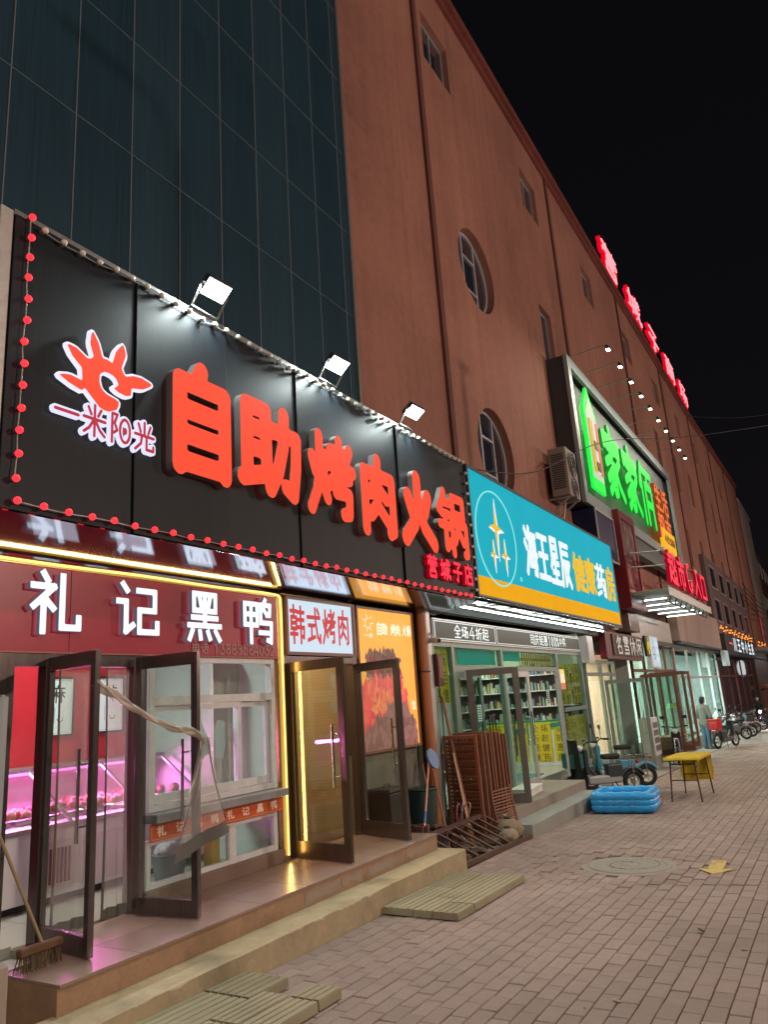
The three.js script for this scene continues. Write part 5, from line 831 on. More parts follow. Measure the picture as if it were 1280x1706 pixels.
{ // cream doorway right after the pharmacy, then the shop with the brown door leaves
  room('noodle_shop_interior', 'warm cream room behind the shop with brown doors', 17.95, 20.55, -.16, 2.6, [.6, .5, .4], [1, .86, .68], 160, 2.7);
  const a = front('noodle_shopfront', 'green-grey framed doors of the cream-lit shop after the pharmacy', 17.9, 20.6, -.16, 2.4, 2, M.greenFrame, [2.05]);
  hang(leaf(a, .95, 2.05, M.greenFrame, M.greenGlass), 19.3, -.15, FZ + .05, -1.3);
  room('snack_shop_interior', 'pale green-lit room behind the brown-framed doors', 22.8, 29.6, -.3, 4, [.55, .62, .57], [.88, 1, .9], 150, 3.3);
  const b = front('snack_shopfront', 'brown framed glass front below the supermarket canopy', 22.8, 29.6, -.3, 3.1, 4, M.brownFrame, [2.15]);
  hang(leaf(b, 1.0, 2.3, M.brownFrame, M.greenGlass), 23.4, -.28, FZ + .05, -1.15); hang(leaf(b, 1.05, 2.35, M.brownFrame, M.glass), 26.0, -.28, FZ + .05, -1.0); hang(leaf(b, 1.05, 2.35, M.brownFrame, M.glass), 24.6, -.28, FZ + .05, -1.2);
  obj('green_sticker', bb(27.5, 28.1, .9, 1.05, FZ + .04, FZ + .045), std([.2, .5, .05], .5), b); obj('orange_sticker', bb(28.101, 28.6, .9, 1.05, FZ + .04, FZ + .045), std([.6, .2, .02], .5), b);
  room('clothes_shop_interior', 'cool white-lit room seen through tall glass', 29.8, 41.2, -.4, 4, [.6, .68, .66], [.82, 1, .95], 190, 3.6);
  front('clothes_shopfront', 'tall white-framed glass front with cool light inside', 29.8, 41.2, -.4, 3.2, 4, M.whiteFrame, [1.9]);
  const w = thing('blank_fascia', 'plain pinkish fascia panel beyond the supermarket canopy', 'signboard'); obj('panel', bb(29.6, 41.4, 3.22, 4.7, FZ - .1, FZ + .35, .01), std([.42, .3, .25], .6, 0, { map: T.blotch }), w); obj('edge_trim', bb(29.6, 41.4, 3.16, 3.219, FZ - .1, FZ + .37), M.darkGrey, w);
  // brown box sign with carved white characters
  const s = thing('brown_character_sign', 'dark red sign with four pale upright characters after the pharmacy', 'signboard'); obj('board', bb(19.3, 23.4, 2.42, 3.12, FZ + .04, FZ + .22, .01), std([.12, .012, .02], .45), s); obj('plate', bb(19.9, 23.2, 2.52, 3.06, FZ + .221, FZ + .26), std([.05, .035, .03], .5), s);
  const fc = glow([.72, .62, .52], .75), fs = std([.3, .25, .2], .5); [...'名雪休闲'].forEach((c, i) => letter(s, c, 20.4 + i * .78, 2.79, FZ + .262, .66, .48, 5.6, .03, fc, fs, true));
  const y = thing('yellow_projecting_sign', 'small yellow sign at the end of the dark red character sign', 'sign', [23.75, 2.85, FZ + .3]); obj('plate', box(.5, .62, .08, 0, 0, 0, .02), std([.04, .035, .02], .5), y); letter(y, '小', 0, 0, .041, .4, .5, 9, .02, glow([.9, .66, .03], 1), glow([.4, .3, 0], .4));
  const d = thing('white_lightbox', 'upright white lightbox with a small black bag drawing', 'lightbox', [25.0, 2.72, FZ + .2]); obj('box', box(1.25, 1.0, .16, 0, 0, 0, .02), M.white, d);
  obj('face', panelFront(1.15, .9, .006).translate(0, 0, .084), new THREE.MeshStandardMaterial({ color: 0x222222, emissive: 0xffffff, emissiveIntensity: .85, emissiveMap: canvas(160, 128, (g) => { g.fillStyle = '#cfdcea'; g.fillRect(0, 0, 160, 128); g.strokeStyle = '#1b2026'; g.lineWidth = 4; g.beginPath(); g.moveTo(52, 0); g.lineTo(52, 46); g.stroke(); g.beginPath(); g.ellipse(52, 72, 20, 26, 0, 0, 7); g.stroke(); g.beginPath(); g.moveTo(40, 78); g.lineTo(64, 78); g.stroke(); g.fillStyle = '#f4fafc'; for (let k = 0; k < 6; k++) g.fillRect(106 + (k % 2) * 20, 18 + Math.floor(k / 2) * 34, 14, 22); }) }), d);
  const ac = thing('floor_air_conditioner', 'white outdoor unit with a louvred grille standing before the shop with brown doors', 'air conditioner', [22.2, gy(22.2) + .3, -4.75]); obj('body', box(.8, 1.0, .34, 0, .5, 0, .02), M.white, ac); for (let r = 0; r < 4; r++) for (let k = 0; k < 4; k++) obj('vent_slot', box(.11, .15, .006, -.24 + k * .16, .2 + r * .2, .172), M.darkGrey, ac); obj('stand', [box(.7, .3, .05, 0, -.15, .12), box(.7, .3, .05, 0, -.15, -.12)], M.alu, ac);
  const cr = thing('brown_cartons', 'brown carton under the open brown door', 'carton', [24.6, gy(24.6) + .2, -4.75]); obj('body', box(1.1, .5, .5, 0, .25, 0, .02), std([.3, .12, .05], .8, 0, { map: T.blotch }), cr); obj('flap', box(1.1, .01, .3, 0, .506, .3), std([.32, .14, .06], .8), cr); obj('base_board', box(1.2, .2, .6, 0, -.1, 0), M.concrete, cr);
}
{ // dark sign with white characters, purple shop
  const t = thing('dark_character_sign', 'dark sign with a row of tall white glowing characters over the purple shop', 'signboard'); obj('board', bb(42.2, 58.2, 2.95, 4.05, FZ + .1, FZ + .5, .02), std([.03, .03, .035], .5), t); const f = glow([.9, .96, 1], 1), q = glow([1, .1, .12], 1), s = M.darkGrey;
  [...'一川王中小生店'].forEach((c, i) => letter(t, c, 43.6 + i * 2.0, 3.55, FZ + .51, 1.5, .75, 7, .06, i ? f : q, i ? s : s)); areaLight(lin(.9, .95, 1), .6, 13, .6, [50, 3.55, FZ + .65], [50, 3, 4], t);
  room('purple_shop_interior', 'dim purple room behind the far curtains', 42.4, 58.6, -.6, 3, [.3, .16, .24], [1, .7, .85], 70, 3.4); front('purple_shopfront', 'purple-brown shopfront below the dark character sign', 42.2, 58.8, -.6, 2.95, 5, M.brownFrame, [1.9]);
  for (let k = 0; k < 8; k++) { const x0 = 42.5 + k * 2.07; const m = single('purple_curtain', sheet(30, 4, (u, v) => [x0 + 1.8 * u, -.5 + 3.2 * v, FZ - .16 + .07 * Math.sin(u * 30 + k)]), std([.2, .085, .12], .7, 0, { side: THREE.DoubleSide }), `plum curtain panel in the ${['first', 'second', 'third', 'fourth', 'fifth', 'sixth', 'seventh', 'last'][k]} window of the purple shop`, 'curtain', 'curtains of the purple shop'); m.receiveShadow = true; }
  const b = thing('small_notice_box', 'small pale square lightbox beside the dark character sign', 'lightbox', [41.2, 2.75, FZ + .45]); obj('box', box(1.3, .75, .2, 0, 0, 0, .02), std([.5, .56, .55], .5), b); obj('face', panelFront(1.15, .62, .01).translate(0, 0, .106), glow([.5, .62, .62], .7), b); obj('bracket', box(.1, .1, .4, 0, 0, -.25), M.darkGrey, b);
  const w = thing('upper_window_row', 'grey framed two-row window bay above the far shops', 'window bay'); obj('wall', bb(42, 62, 4.1, 8.2, FZ - .04, FZ + .18, .02), std([.2, .13, .13], .8, 0, { map: T.plaster }), w);
  for (let k = 0; k < 5; k++) for (let j = 0; j < 2; j++) { const x = 43 + k * 3.8, y = 4.7 + j * 1.8, f2 = obj('window', rectFrame(x, x + 2.4, y, y + 1.3, FZ + .2, .1, .06), std([.3, .22, .22], .6), w); obj('pane', bb(x + .1, x + 2.3, y + .1, y + 1.2, FZ + .181, FZ + .19), std([.03, .03, .04], .15), f2); }
  const gl = thing('garland_lights', 'orange fairy lights along the top of the dark character sign', 'string lights'); const pts = []; for (let i = 0; i < 40; i++) pts.push(V(41.5 + i * .42, 4.25 + .16 * Math.sin(i * 1.3) + rr(-.06, .06), FZ + .45)); obj('cord', tube(pts, .012, 120, 4), M.wire, gl); pts.forEach((p) => obj('bulb', sph(.05, p.x, p.y, p.z, 7, 5), glow([1, .3, .05], rr(.8, 2)), gl));
  const g2 = thing('garland_lights', 'orange fairy lights on the far dark shopfront', 'string lights'); const p2 = []; for (let i = 0; i < 16; i++) p2.push(V(62 + i * .5, 4.0 + .3 * Math.sin(i * 1.1), FZ + .5)); obj('cord', tube(p2, .012, 60, 4), M.wire, g2); p2.forEach((p) => obj('bulb', sph(.06, p.x, p.y, p.z, 7, 5), glow([1, .28, .04], 1.4), g2));
}
{ // last shop in view: white strip lamp, round plain disc sign, red character
  const t = thing('far_shopfront', 'dark far shopfront with a white lit canopy', 'shopfront'); obj('wall', bb(61, 76, -1.6, 4, FZ - .3, FZ + .1), std([.12, .08, .07], .7, 0, { map: T.plaster }), t); obj('canopy', bb(62, 75, 3.6, 3.9, FZ, -3.6, .02), M.brushed, t); obj('lamp_tube', rod(V(63, 3.52, -4), V(74, 3.52, -4), .05, 8), glow([.95, 1, 1], 4), t); areaLight(lin(.95, 1, 1), 6, 11, .2, [68.5, 3.45, -4], [68.5, 0, -4], t);
  obj('awning', bb(62, 75, .9, 1.15, FZ + .1, FZ + .5, .02), std([.25, .1, .06], .6), t); obj('shutter', bb(62.5, 74.5, -1.5, .89, FZ + .1, FZ + .14), std([.2, .1, .08], .6, 0, { map: T.streak }), t);
  const d = thing('round_sign', 'plain round white sign below the far canopy', 'sign', [66, 2.5, -3.9], -.6); obj('disc', new THREE.CylinderGeometry(.7, .7, .16, 30).rotateX(Math.PI / 2), M.darkGrey, d); obj('face', new THREE.CylinderGeometry(.64, .64, .02, 30).rotateX(Math.PI / 2).translate(0, 0, .09), glow([.8, .83, .86], .9), d); obj('bracket', box(.08, 1.1, .08, 0, 1.0, 0), M.darkGrey, d);
  const r = thing('red_neon_sign', 'red glowing character on the far shop at the picture edge', 'neon sign', [78, 6.2, -4.4]); letter(r, '王', 0, 0, 0, 2.2, 1.8, 8, .15, glow([1, .03, .05], 1.6), glow([.6, 0, .01], .7)); obj('rail', box(2.4, .1, .1, 0, -1.0, 0), M.darkGrey, r); areaLight(lin(1, .04, .06), 2, 2, 1.6, [0, 0, .3], [77, 5, 0], r);
}
{ // overhead wires
  const w = (label, pts, r) => single('overhead_wire', tube(pts, r, 48, 5), M.wire, label, 'wire', 'overhead wires');
  w('thin wire crossing the brown wall towards the green sign', [V(11.5, 5.6, -5.0), V(14.5, 6.15, -4.7), V(18, 7.6, -4.0), V(25, 9.4, -2.5), V(40, 13.5, 3)], .012); w('thin wire across the night sky beyond the rooftop characters', [V(47, 17.5, -5), V(50, 17.6, -2), V(56, 19, 6)], .02);
  for (let k = 0; k < 4; k++) w(['upper', 'second', 'third', 'lowest'][k] + ' of four cables stretched above the far shops', [V(58, 8.2 - k * .4, -4.6), V(66, 7.6 - k * .42, -4.4), V(76, 8.0 - k * .4, -4.6)], .03);
}

// ================= THINGS ON THE PAVEMENT =================
{ // slatted wooden panels stacked on edge
  const fm = [[.3, .115, .06], [.25, .095, .05], [.33, .13, .07], [.21, .085, .05]].map((c) => std(c, .65, 0, { map: T.wood }));
  const ord = ['first', 'second', 'third', 'fourth', 'fifth', 'sixth', 'seventh', 'eighth', 'last'];
  for (let i = 0; i < 9; i++) {
    const x = 9.98 + i * .135 + rr(-.012, .012), h = 1.42 - (i > 6 ? .06 : 0) + rr(-.02, .02), m = fm[i % 4];
    const t = thing('slatted_panel', `${ord[i]} upright slatted wooden panel in the stack beside the pharmacy door`, 'panel', [x, gy(x) + .001, -4.72 + rr(-.02, .02)], 0, 'slatted panels stacked by the pharmacy'); t.rotation.z = .035 + rr(-.008, .008); t.rotation.y = rr(-.05, .05);
    obj('stile', box(.035, h, .045, 0, h / 2, .24, .003), m, t); obj('stile', box(.035, h, .045, 0, h / 2, -.24, .003), m, t); obj('rail', box(.034, .05, .435, 0, h - .025, 0, .003), m, t); obj('rail', box(.034, .05, .435, 0, .06, 0, .003), m, t);
    const n = i === 0 ? 24 : 9; for (let k = 0; k < n; k++) { const g = box(.012, i === 0 ? .034 : .06, .434, 0, 0, 0); g.rotateZ(i === 0 ? .6 : 0); obj('slat', g.translate(0, .12 + (k + .5) * (h - .2) / n, 0), fm[(i + k) % 4], t); }
  }
  const s = thing('small_slatted_panel', 'short slatted panel leaning in front of the stacked panels', 'panel', [10.42, gy(10.4), -4.3]); s.rotation.x = -.16; s.rotation.y = -.35;
  obj('stile', box(.03, .68, .03, -.2, .34, 0, .003), fm[3], s); obj('stile', box(.03, .68, .03, .2, .34, 0, .003), fm[3], s); for (let k = 0; k < 16; k++) obj('slat', box(.37, .022, .02, 0, .04 + k * .04, 0, .002), fm[(k + 1) % 4], s);
  const l = thing('black_rack', 'thin black metal rack standing against the pharmacy glass', 'rack', [11.42, .106, -4.82]); obj('upright', [-.12, 0, .12].map((x) => rod(V(x, 0, 0), V(x - .03, 1.3, 0), .01)), M.black, l); obj('crossbar', [rod(V(-.15, 1.3, 0), V(.1, 1.3, 0), .01), rod(V(-.13, .3, 0), V(.13, .3, 0), .01)], M.black, l);
}
{ // rusty ladder lying along the gap between the two flights of steps
  const t = thing('steel_ladder', 'rusty steel ladder lying on its side between the two flights of steps', 'ladder'); const rust = std([.12, .065, .045], .7, .3, { map: T.blotch });
  const a0 = V(8.25, gy(8.25) + .03, -4.06), a1 = V(10.42, gy(10.4) + .03, -4.02), b0 = V(8.0, .16, -4.5), b1 = V(10.15, .14, -4.52);
  obj('rail', bar(a0, a1, .05, .05), rust, t); obj('rail', bar(b0, b1, .05, .05), rust, t); for (let k = 0; k < 9; k++) { const u = (k + .4) / 9; obj('rung', bar(a0.clone().lerp(a1, u), b0.clone().lerp(b1, u), .03, .02), rust, t); }
  for (const u of [.08, .92]) obj('foot', bar(b0.clone().lerp(b1, u), V(b0.x + (b1.x - b0.x) * u, gy(9), -4.56), .03, .03), rust, t);
}
{ // sticks, brooms and mops
  const wood = std([.4, .2, .12], .6, 0, { map: T.wood }), pale = std([.55, .4, .3], .5);
  const stick = (name, label, a, b, r, m, extra) => { const t = thing(name, label, 'broom'); obj('handle', rod(V(...a), V(...b), r, 10), m, t); extra?.(t); };
  stick('wooden_plank', 'long narrow plank leaning against the pharmacy window', [9.72, gy(9.7), -4.55], [10.02, 1.72, -4.98], .022, wood, (t) => { t.userData.category = 'plank'; obj('end_cap', box(.05, .05, .03, 10.02, 1.72, -4.98, .004), wood, t); });
  stick('mop', 'mop with a red and white handle leaning beside the barbecue landing', [8.2, .29, -4.45], [9.0, .95, -4.75], .012, std([.55, .3, .26], .4), (t) => { obj('blue_sleeve', rod(V(8.24, .325, -4.466), V(8.36, .42, -4.51), .016, 10), std([.05, .14, .35], .5), t); obj('disc', new THREE.CylinderGeometry(.13, .13, .025, 22).rotateX(1.25).translate(9.02, .97, -4.7), std([.1, .2, .4], .5), t); });
  stick('broom', 'broom with a pale handle standing before the stacked panels', [9.5, gy(9.5) + .28, -4.5], [9.72, .98, -4.74], .013, pale, (t) => { obj('head', Array.from({ length: 70 }, () => rod(V(9.5 + rr(-.03, .03), .1, -4.5 + rr(-.03, .03)), V(9.47 + rr(-.12, .12), gy(9.5) + .005, -4.47 + rr(-.06, .06)), .003, 4)), std([.3, .18, .1], .9), t); });
  stick('rake', 'bundle pole with a hooked end beside the drainpipe', [9.12, gy(9.1), -4.6], [9.4, .98, -4.94], .014, wood, (t) => { t.userData.category = 'rake'; obj('hook', tube([V(9.4, .98, -4.94), V(9.43, 1.06, -4.95), V(9.47, 1.05, -4.95), V(9.47, .98, -4.94)], .012, 14), wood, t); });
  stick('spare_pole', 'second thin pole behind the hooked rake', [9.02, gy(9), -4.7], [9.22, .9, -4.97], .012, wood, (t) => { t.userData.category = 'pole'; obj('tip', sph(.016, 9.22, .9, -4.97), M.black, t); });
}
{ // clutter between the steps
  const sack = (label, x, z, s, c) => { const g = new THREE.SphereGeometry(.24, 26, 18), p = g.attributes.position; for (let i = 0; i < p.count; i++) { const a = Math.atan2(p.getZ(i), p.getX(i)), k = 1 + .1 * Math.sin(a * 5 + p.getY(i) * 20) + .07 * Math.sin(a * 11 + 2 + p.getY(i) * 31) + .16 * (fbm(a * 1.2 + 5, p.getY(i) * 9 + 7, 64, 201, 3) - .5); p.setXYZ(i, p.getX(i) * k * 1.15, Math.max(-.17, p.getY(i) * .8), p.getZ(i) * k); } g.computeVertexNormals(); const t = thing('sack', label, 'sack', [x, gy(x) + .17 * s, z], x, 'sacks beside the pharmacy steps'); obj('bag', g.scale(s, s, s), std(c, .9, 0, { map: T.blotch, bumpMap: T.bump, bumpScale: .006 }), t); obj('tie', new THREE.TorusGeometry(.05 * s, .015, 6, 12).rotateX(1.4).translate(0, .2 * s, 0), M.wire, t); };
  sack('larger beige sack slumped at the corner of the pharmacy steps', 10.2, -4.24, .8, [.24, .18, .11]); sack('smaller knotted sack before the larger beige one', 9.98, -4.16, .55, [.28, .23, .16]);
  const cr = thing('dark_crate', 'dark purple plastic crate full of odds and ends behind the ladder', 'crate', [8.7, gy(8.7), -4.78]); obj('wall', [box(.6, .34, .02, 0, .17, .2), box(.6, .34, .02, 0, .17, -.2), box(.02, .34, .38, -.29, .17, 0), box(.02, .34, .38, .29, .17, 0), box(.58, .02, .38, 0, .011, 0)], std([.06, .03, .07], .5), cr); obj('slot', Array.from({ length: 7 }, (_, k) => box(.04, .2, .004, -.24 + k * .08, .17, .212)), M.black, cr); obj('contents', Array.from({ length: 16 }, (_, k) => box(rr(.05, .16), rr(.04, .12), rr(.05, .14), rr(-.22, .22), .3 + rr(-.05, .08), rr(-.13, .13), .01)), std([.14, .07, .06], .8, 0, { map: T.blotch }), cr).userData.kind = 'stuff';
  const rub = []; for (let k = 0; k < 120; k++) { const x = rr(8.2, 10.3), z = rr(-4.95, -4.15), g = box(rr(.04, .2), rr(.03, .1), rr(.04, .16), 0, 0, 0, .006); g.rotateY(rr(0, 3)); g.rotateZ(rr(-.4, .4)); rub.push(g.translate(x, gy(x) + rr(.02, .09), z)); }
  const ru = obj('rubble', rub, std([.13, .09, .065], .9, 0, { map: T.blotch })); ru.userData = { kind: 'stuff', label: 'dark litter and rubble heaped under the ladder', category: 'rubble' };
  const h = thing('metal_tray_handle', 'bent bright metal bracket lying on the ladder', 'bracket', [8.62, .12, -4.3], .5); obj('bar', [bar(V(-.2, .05, 0), V(.0, -.06, .14), .018, .012), bar(V(-.08, .06, -.06), V(.14, -.04, .1), .018, .012), bar(V(0, -.06, .14), V(.14, -.04, .1), .04, .012)], M.steel, h); obj('bolt', sph(.012, 0, -.05, .14), M.steel, h);
  const ca = thing('coiled_cable', 'loops of pink and grey cable hung on the brooms', 'cable', [9.25, .1, -4.5]); for (let k = 0; k < 3; k++) { const m = obj('loop', new THREE.TorusGeometry(.13 + k * .02, .008, 6, 24).scale(.6, 1.3, 1), std([[.4, .14, .2], [.2, .2, .24], [.35, .2, .14]][k], .6), ca); m.rotation.set(.2 * k, .4 * k, .15 * k); m.position.set(.02 * k, .12, .02 * k); }
}
{ // inflatable tub
  const t = thing('inflatable_pool', 'blue inflatable paddling pool standing on the pavement', 'paddling pool', [13.42, gy(13.4), -3.42], .1); t.rotation.z = Math.atan(SL);
  const blue = new THREE.MeshPhysicalMaterial({ color: lin(.012, .3, .7), roughness: .3, clearcoat: .5 });
  const rr4 = (w, d, r) => { const p = []; for (const [cx, cz, a0] of [[w - r, d - r, 0], [-w + r, d - r, 1], [-w + r, -d + r, 2], [w - r, -d + r, 3]]) for (let k = 0; k <= 6; k++) { const a = (a0 + k / 6) * Math.PI / 2; p.push(V(cx + r * Math.cos(a), 0, cz + r * Math.sin(a))); } return new THREE.CatmullRomCurve3(p, true); };
  for (let k = 0; k < 3; k++) { const g = new THREE.TubeGeometry(rr4(.47, .44, .12), 110, .086, 14, true), p = g.attributes.position, n = g.attributes.normal; for (let i = 0; i < p.count; i++) { const s = Math.floor(i / 15), q = .006 * Math.sin(s * .9) + .004 * Math.sin(s * 2.3 + k) - .006; p.setXYZ(i, p.getX(i) + n.getX(i) * q, p.getY(i) * 1.02 + n.getY(i) * q + .088 + k * .082, p.getZ(i) + n.getZ(i) * q); } g.computeVertexNormals(); obj('ring', g, blue, t); }
  obj('floor', box(.8, .03, .74, 0, .03, 0, .01), blue, t); obj('valve', rod(V(.2, .34, -.44), V(.2, .372, -.44), .02, 10), M.white, t);
  const r = thing('red_scrap', 'small red plastic scrap behind the blue pool', 'litter', [14.15, gy(14.15), -3.05]); obj('scrap', box(.16, .12, .12, 0, .06, 0, .03), std([.4, .06, .05], .5), r); obj('lid', box(.1, .02, .13, .05, .125, 0, .005), std([.3, .03, .03], .5), r);
}
{ // folding table with a yellow cloth
  const t = thing('folding_table', 'folding table covered by a bright yellow cloth on the pavement', 'table', [15.2, gy(15.2), -2.65]); t.rotation.z = Math.atan(SL);
  const leg = std([.09, .03, .02], .5, .3); for (const [x, z, dx, dz] of [[-.62, .2, -.06, .05], [-.62, -.2, -.06, -.05], [.62, .2, .06, .05], [.62, -.2, .06, -.05]]) obj('leg', rod(V(x + dx, 0, z + dz), V(x, .7, z), .014, 8), leg, t);
  obj('brace', [rod(V(-.63, .35, -.21), V(-.63, .35, .21), .01), rod(V(.63, .35, -.21), V(.63, .35, .21), .01), rod(V(-.62, .62, -.2), V(-.62, .62, .2), .012), rod(V(-.63, .52, .2), V(.2, .66, .2), .01)], leg, t); obj('tabletop', box(1.4, .03, .52, 0, .715, 0, .006), leg, t);
  const cl = new THREE.Mesh(sheet(60, 30, (u, v) => { const x = -.78 + u * 2.0, w = (v - .5) * .7, z = Math.max(-.275, Math.min(.275, w)), over = Math.max(0, Math.abs(w) - .275), far = Math.max(0, x - .72), near = Math.max(0, -.72 - x); const f = .012 * Math.sin(v * 21 + 1) * Math.min(1, far * 5); return [Math.max(-.73, Math.min(.73, x)) + (far > 0 ? .01 + f : 0) - (near > 0 ? .008 : 0), .738 - over * .8 - far * 1.0 - near * .8 + .006 * Math.sin(u * 40) * Math.sin(v * 17) * (far > 0 ? 0 : 1), z + Math.sign(w) * (over > 0 ? .012 + .01 * Math.sin(u * 44) : 0)]; }), std([.62, .42, .012], .7, 0, { side: THREE.DoubleSide, map: T.grain }));
  cl.name = numbered('yellow_cloth'); cl.castShadow = cl.receiveShadow = true; cl.position.set(15.2, gy(15.2), -2.65); cl.rotation.z = Math.atan(SL); cl.userData = { label: 'bright yellow cloth spread over the folding table, hanging low behind', category: 'cloth' }; scene.add(cl);
}
// ---- two-wheelers ----
function wheel(parent, x, r, tw, rimMat, name = 'wheel') {
  const w = obj(name, new THREE.TorusGeometry(r - tw, tw, 10, 28), M.blackRubber, parent); w.position.set(x, r, 0);
  obj('rim', [new THREE.TorusGeometry(r - tw * 2.1, tw * .35, 6, 26), ...[0, 1, 2, 3, 4].map((k) => bar(V(0, 0, 0), V(Math.cos(k * 1.257) * (r - tw * 2), Math.sin(k * 1.257) * (r - tw * 2), 0), .02, .012)), new THREE.CylinderGeometry(.045, .045, .09, 14).rotateX(Math.PI / 2)], rimMat, w); return w;
}
// origin on the ground below the middle, heading along -x
function scooter(label, pos, turn, { body, trim, r = .22, L = 1.05, mirrors = true, basket, apron, rear, light, tank = true, seatH = .72, seats = 1, cat = 'electric scooter', name = 'electric_scooter' }) {
  const t = thing(name, label, cat, pos, turn), b = std(body, .35), tr = std(trim, .45, .2), h = L / 2;
  wheel(t, -h, r, .045, M.alu); wheel(t, h, r, .045, M.alu);
  obj('fork', [rod(V(-h, r, .07), V(-h + .16, .72, .05), .018), rod(V(-h, r, -.07), V(-h + .16, .72, -.05), .018), rod(V(-h + .15, .66, 0), V(-h + .24, .98, 0), .024)], M.chrome, t);
  obj('handlebar', tube([V(-h + .36, 1.03, -.32), V(-h + .26, 1.03, -.16), V(-h + .23, .98, 0), V(-h + .26, 1.03, .16), V(-h + .36, 1.03, .32)], .014, 20), M.black, t); for (const s of [-1, 1]) obj('grip', rod(V(-h + .3, 1.03, s * .24), V(-h + .37, 1.03, s * .34), .021, 10), M.blackRubber, t);
  obj('front_shield', (() => { const g = box(.1, .5, .26, -h + .2, .66, 0, .04); return g; })(), b, t); obj('headlight', sph(.07, -h + .12, .9, 0, 14, 10), light ? glow([1, .98, .9], 12) : std([.7, .7, .68], .15), t);
  if (light) { const l = new THREE.SpotLight(lin(1, .97, .9), 60, 0, .5, .6); l.position.set(-h + .03, .9, 0); l.target.position.set(-h - 6, -.2, .8); l.castShadow = true; t.add(l, l.target); l.name = 'headlight_beam'; }
  obj('deck', box(L * .62, .16, .22, -.02, .3, 0, .04), tank ? tr : b, t); obj('down_tube', rod(V(-h + .22, .6, 0), V(-.16, .34, 0), .035, 10), b, t); obj('battery_cover', box(.34, .3, .22, .2, .44, 0, .05), b, t);
  for (let k = 0; k < seats; k++) obj('seat', box(.36, .1, .22, .16 + k * .34, seatH + k * .05, 0, .045), M.blackRubber, t); obj('seat_post', rod(V(.18, .5, 0), V(.16, seatH - .03, 0), .022), M.chrome, t);
  const fen = (x) => { const g = new THREE.TorusGeometry(r + .035, .035, 8, 16, 2.3); g.scale(1, 1, 1.5); return g.rotateZ(.45).translate(x, r, 0); }; obj('fender', fen(-h), b, t); obj('fender', fen(h), b, t);
  obj('carrier', [rod(V(.2, .66, .08), V(h + .12, .64, .08), .01), rod(V(.2, .66, -.08), V(h + .12, .64, -.08), .01), rod(V(h + .12, .64, -.08), V(h + .12, .64, .08), .01), rod(V(h, r, .08), V(h - .02, .64, .08), .012), rod(V(h, r, -.08), V(h - .02, .64, -.08), .012)], M.chrome, t);
  obj('kickstand', [rod(V(.16, .26, .1), V(.26, .005, .2), .012), rod(V(.16, .26, -.1), V(.26, .005, -.2), .012)], M.black, t); obj('tail_light', box(.03, .06, .12, h + .13, .58, 0, .01), M.redPlastic, t);
  if (mirrors) for (const s of [-1, 1]) obj('mirror', [rod(V(-h + .27, 1.03, s * .17), V(-h + .22, 1.24, s * .27), .007), box(.02, .09, .13, -h + .22, 1.28, s * .29, .009)], M.black, t);
  if (basket) { const c = obj('basket', [box(.3, .02, .34, 0, 0, 0), box(.3, .26, .012, 0, .13, .17), box(.3, .26, .012, 0, .13, -.17), box(.012, .26, .34, .15, .13, 0), box(.012, .26, .34, -.15, .13, 0), ...[0, 1, 2, 3, 4].map((k) => box(.02, .24, .03, -.155, .13, -.14 + k * .07))], std(basket, .5), t); c.position.set(-h - .04, .56, 0); }
  if (apron) obj('apron', sheet(14, 16, (u, v) => { const w = (u - .5) * (.62 + .16 * (1 - v)); return [-h + .04 - .12 * Math.cos(w * 3.4) + .02 * Math.sin(u * 16), .1 + .98 * v, w]; }), std([.012, .016, .014], .45, 0, { side: THREE.DoubleSide }), t);
  if (rear) { obj('rear_box', box(.34, .3, .36, h - .02, .8, 0, .04), std(rear, .35), t); obj('rear_box_lid', box(.36, .08, .38, h - .02, .99, 0, .03), std(rear, .3), t); }
  return t;
}
const onG = (x, z, dy = 0) => [x, gy(x) + dy, z];
scooter('dark electric bicycle with a black wind apron and green front basket', onG(15.5, -4.3), -.92, { body: [.03, .04, .045], trim: [.3, .32, .31], basket: [.01, .11, .09], apron: true, L: 1.15, mirrors: false });
scooter('blue electric bicycle with two seats parked behind the dark one', onG(16.75, -4.35), -1.0, { body: [.06, .24, .36], trim: [.3, .36, .37], L: 1.2, seats: 1, seatH: .82 });
scooter('black scooter with mirrors and a chrome front facing the camera', onG(23.2, -4.25), .15, { body: [.02, .02, .022], trim: [.08, .08, .09], L: 1.25, seats: 2 });
scooter('small scooter with red rear boxes next to the woman', onG(30.2, -3.85), 2.75, { body: [.05, .05, .05], trim: [.1, .1, .1], rear: [.5, .015, .02], L: 1.2, r: .26 });
scooter('far motorcycle with its headlight on, carrying a rider', onG(47, -4.1), .2, { body: [.03, .03, .04], trim: [.03, .03, .035], light: true, L: 1.3, r: .3, seatH: .78, cat: 'motorcycle', name: 'motorcycle' });
scooter('dark scooter parked against the far purple shop', onG(52, -4.3), -.3, { body: [.03, .035, .06], trim: [.05, .05, .06], L: 1.25, r: .27 });

scooter('grey scooter parked nose-in beside the far pale fascia', onG(35.2, -4.25), -1.1, { body: [.12, .13, .14], trim: [.06, .06, .06], L: 1.2, r: .25 });
scooter('black scooter with a top box parked beyond the grey one', onG(37.4, -4.25), -1.2, { body: [.02, .02, .025], trim: [.04, .04, .04], rear: [.03, .03, .035], L: 1.2, r: .25 });
scooter('white scooter parked before the small pale lightbox', onG(40.5, -4.3), -1.0, { body: [.4, .4, .42], trim: [.08, .08, .08], L: 1.2, r: .25 });
scooter('dark blue scooter in the row before the purple curtains', onG(44.2, -4.35), -1.15, { body: [.03, .05, .12], trim: [.04, .04, .05], L: 1.2, r: .26 });
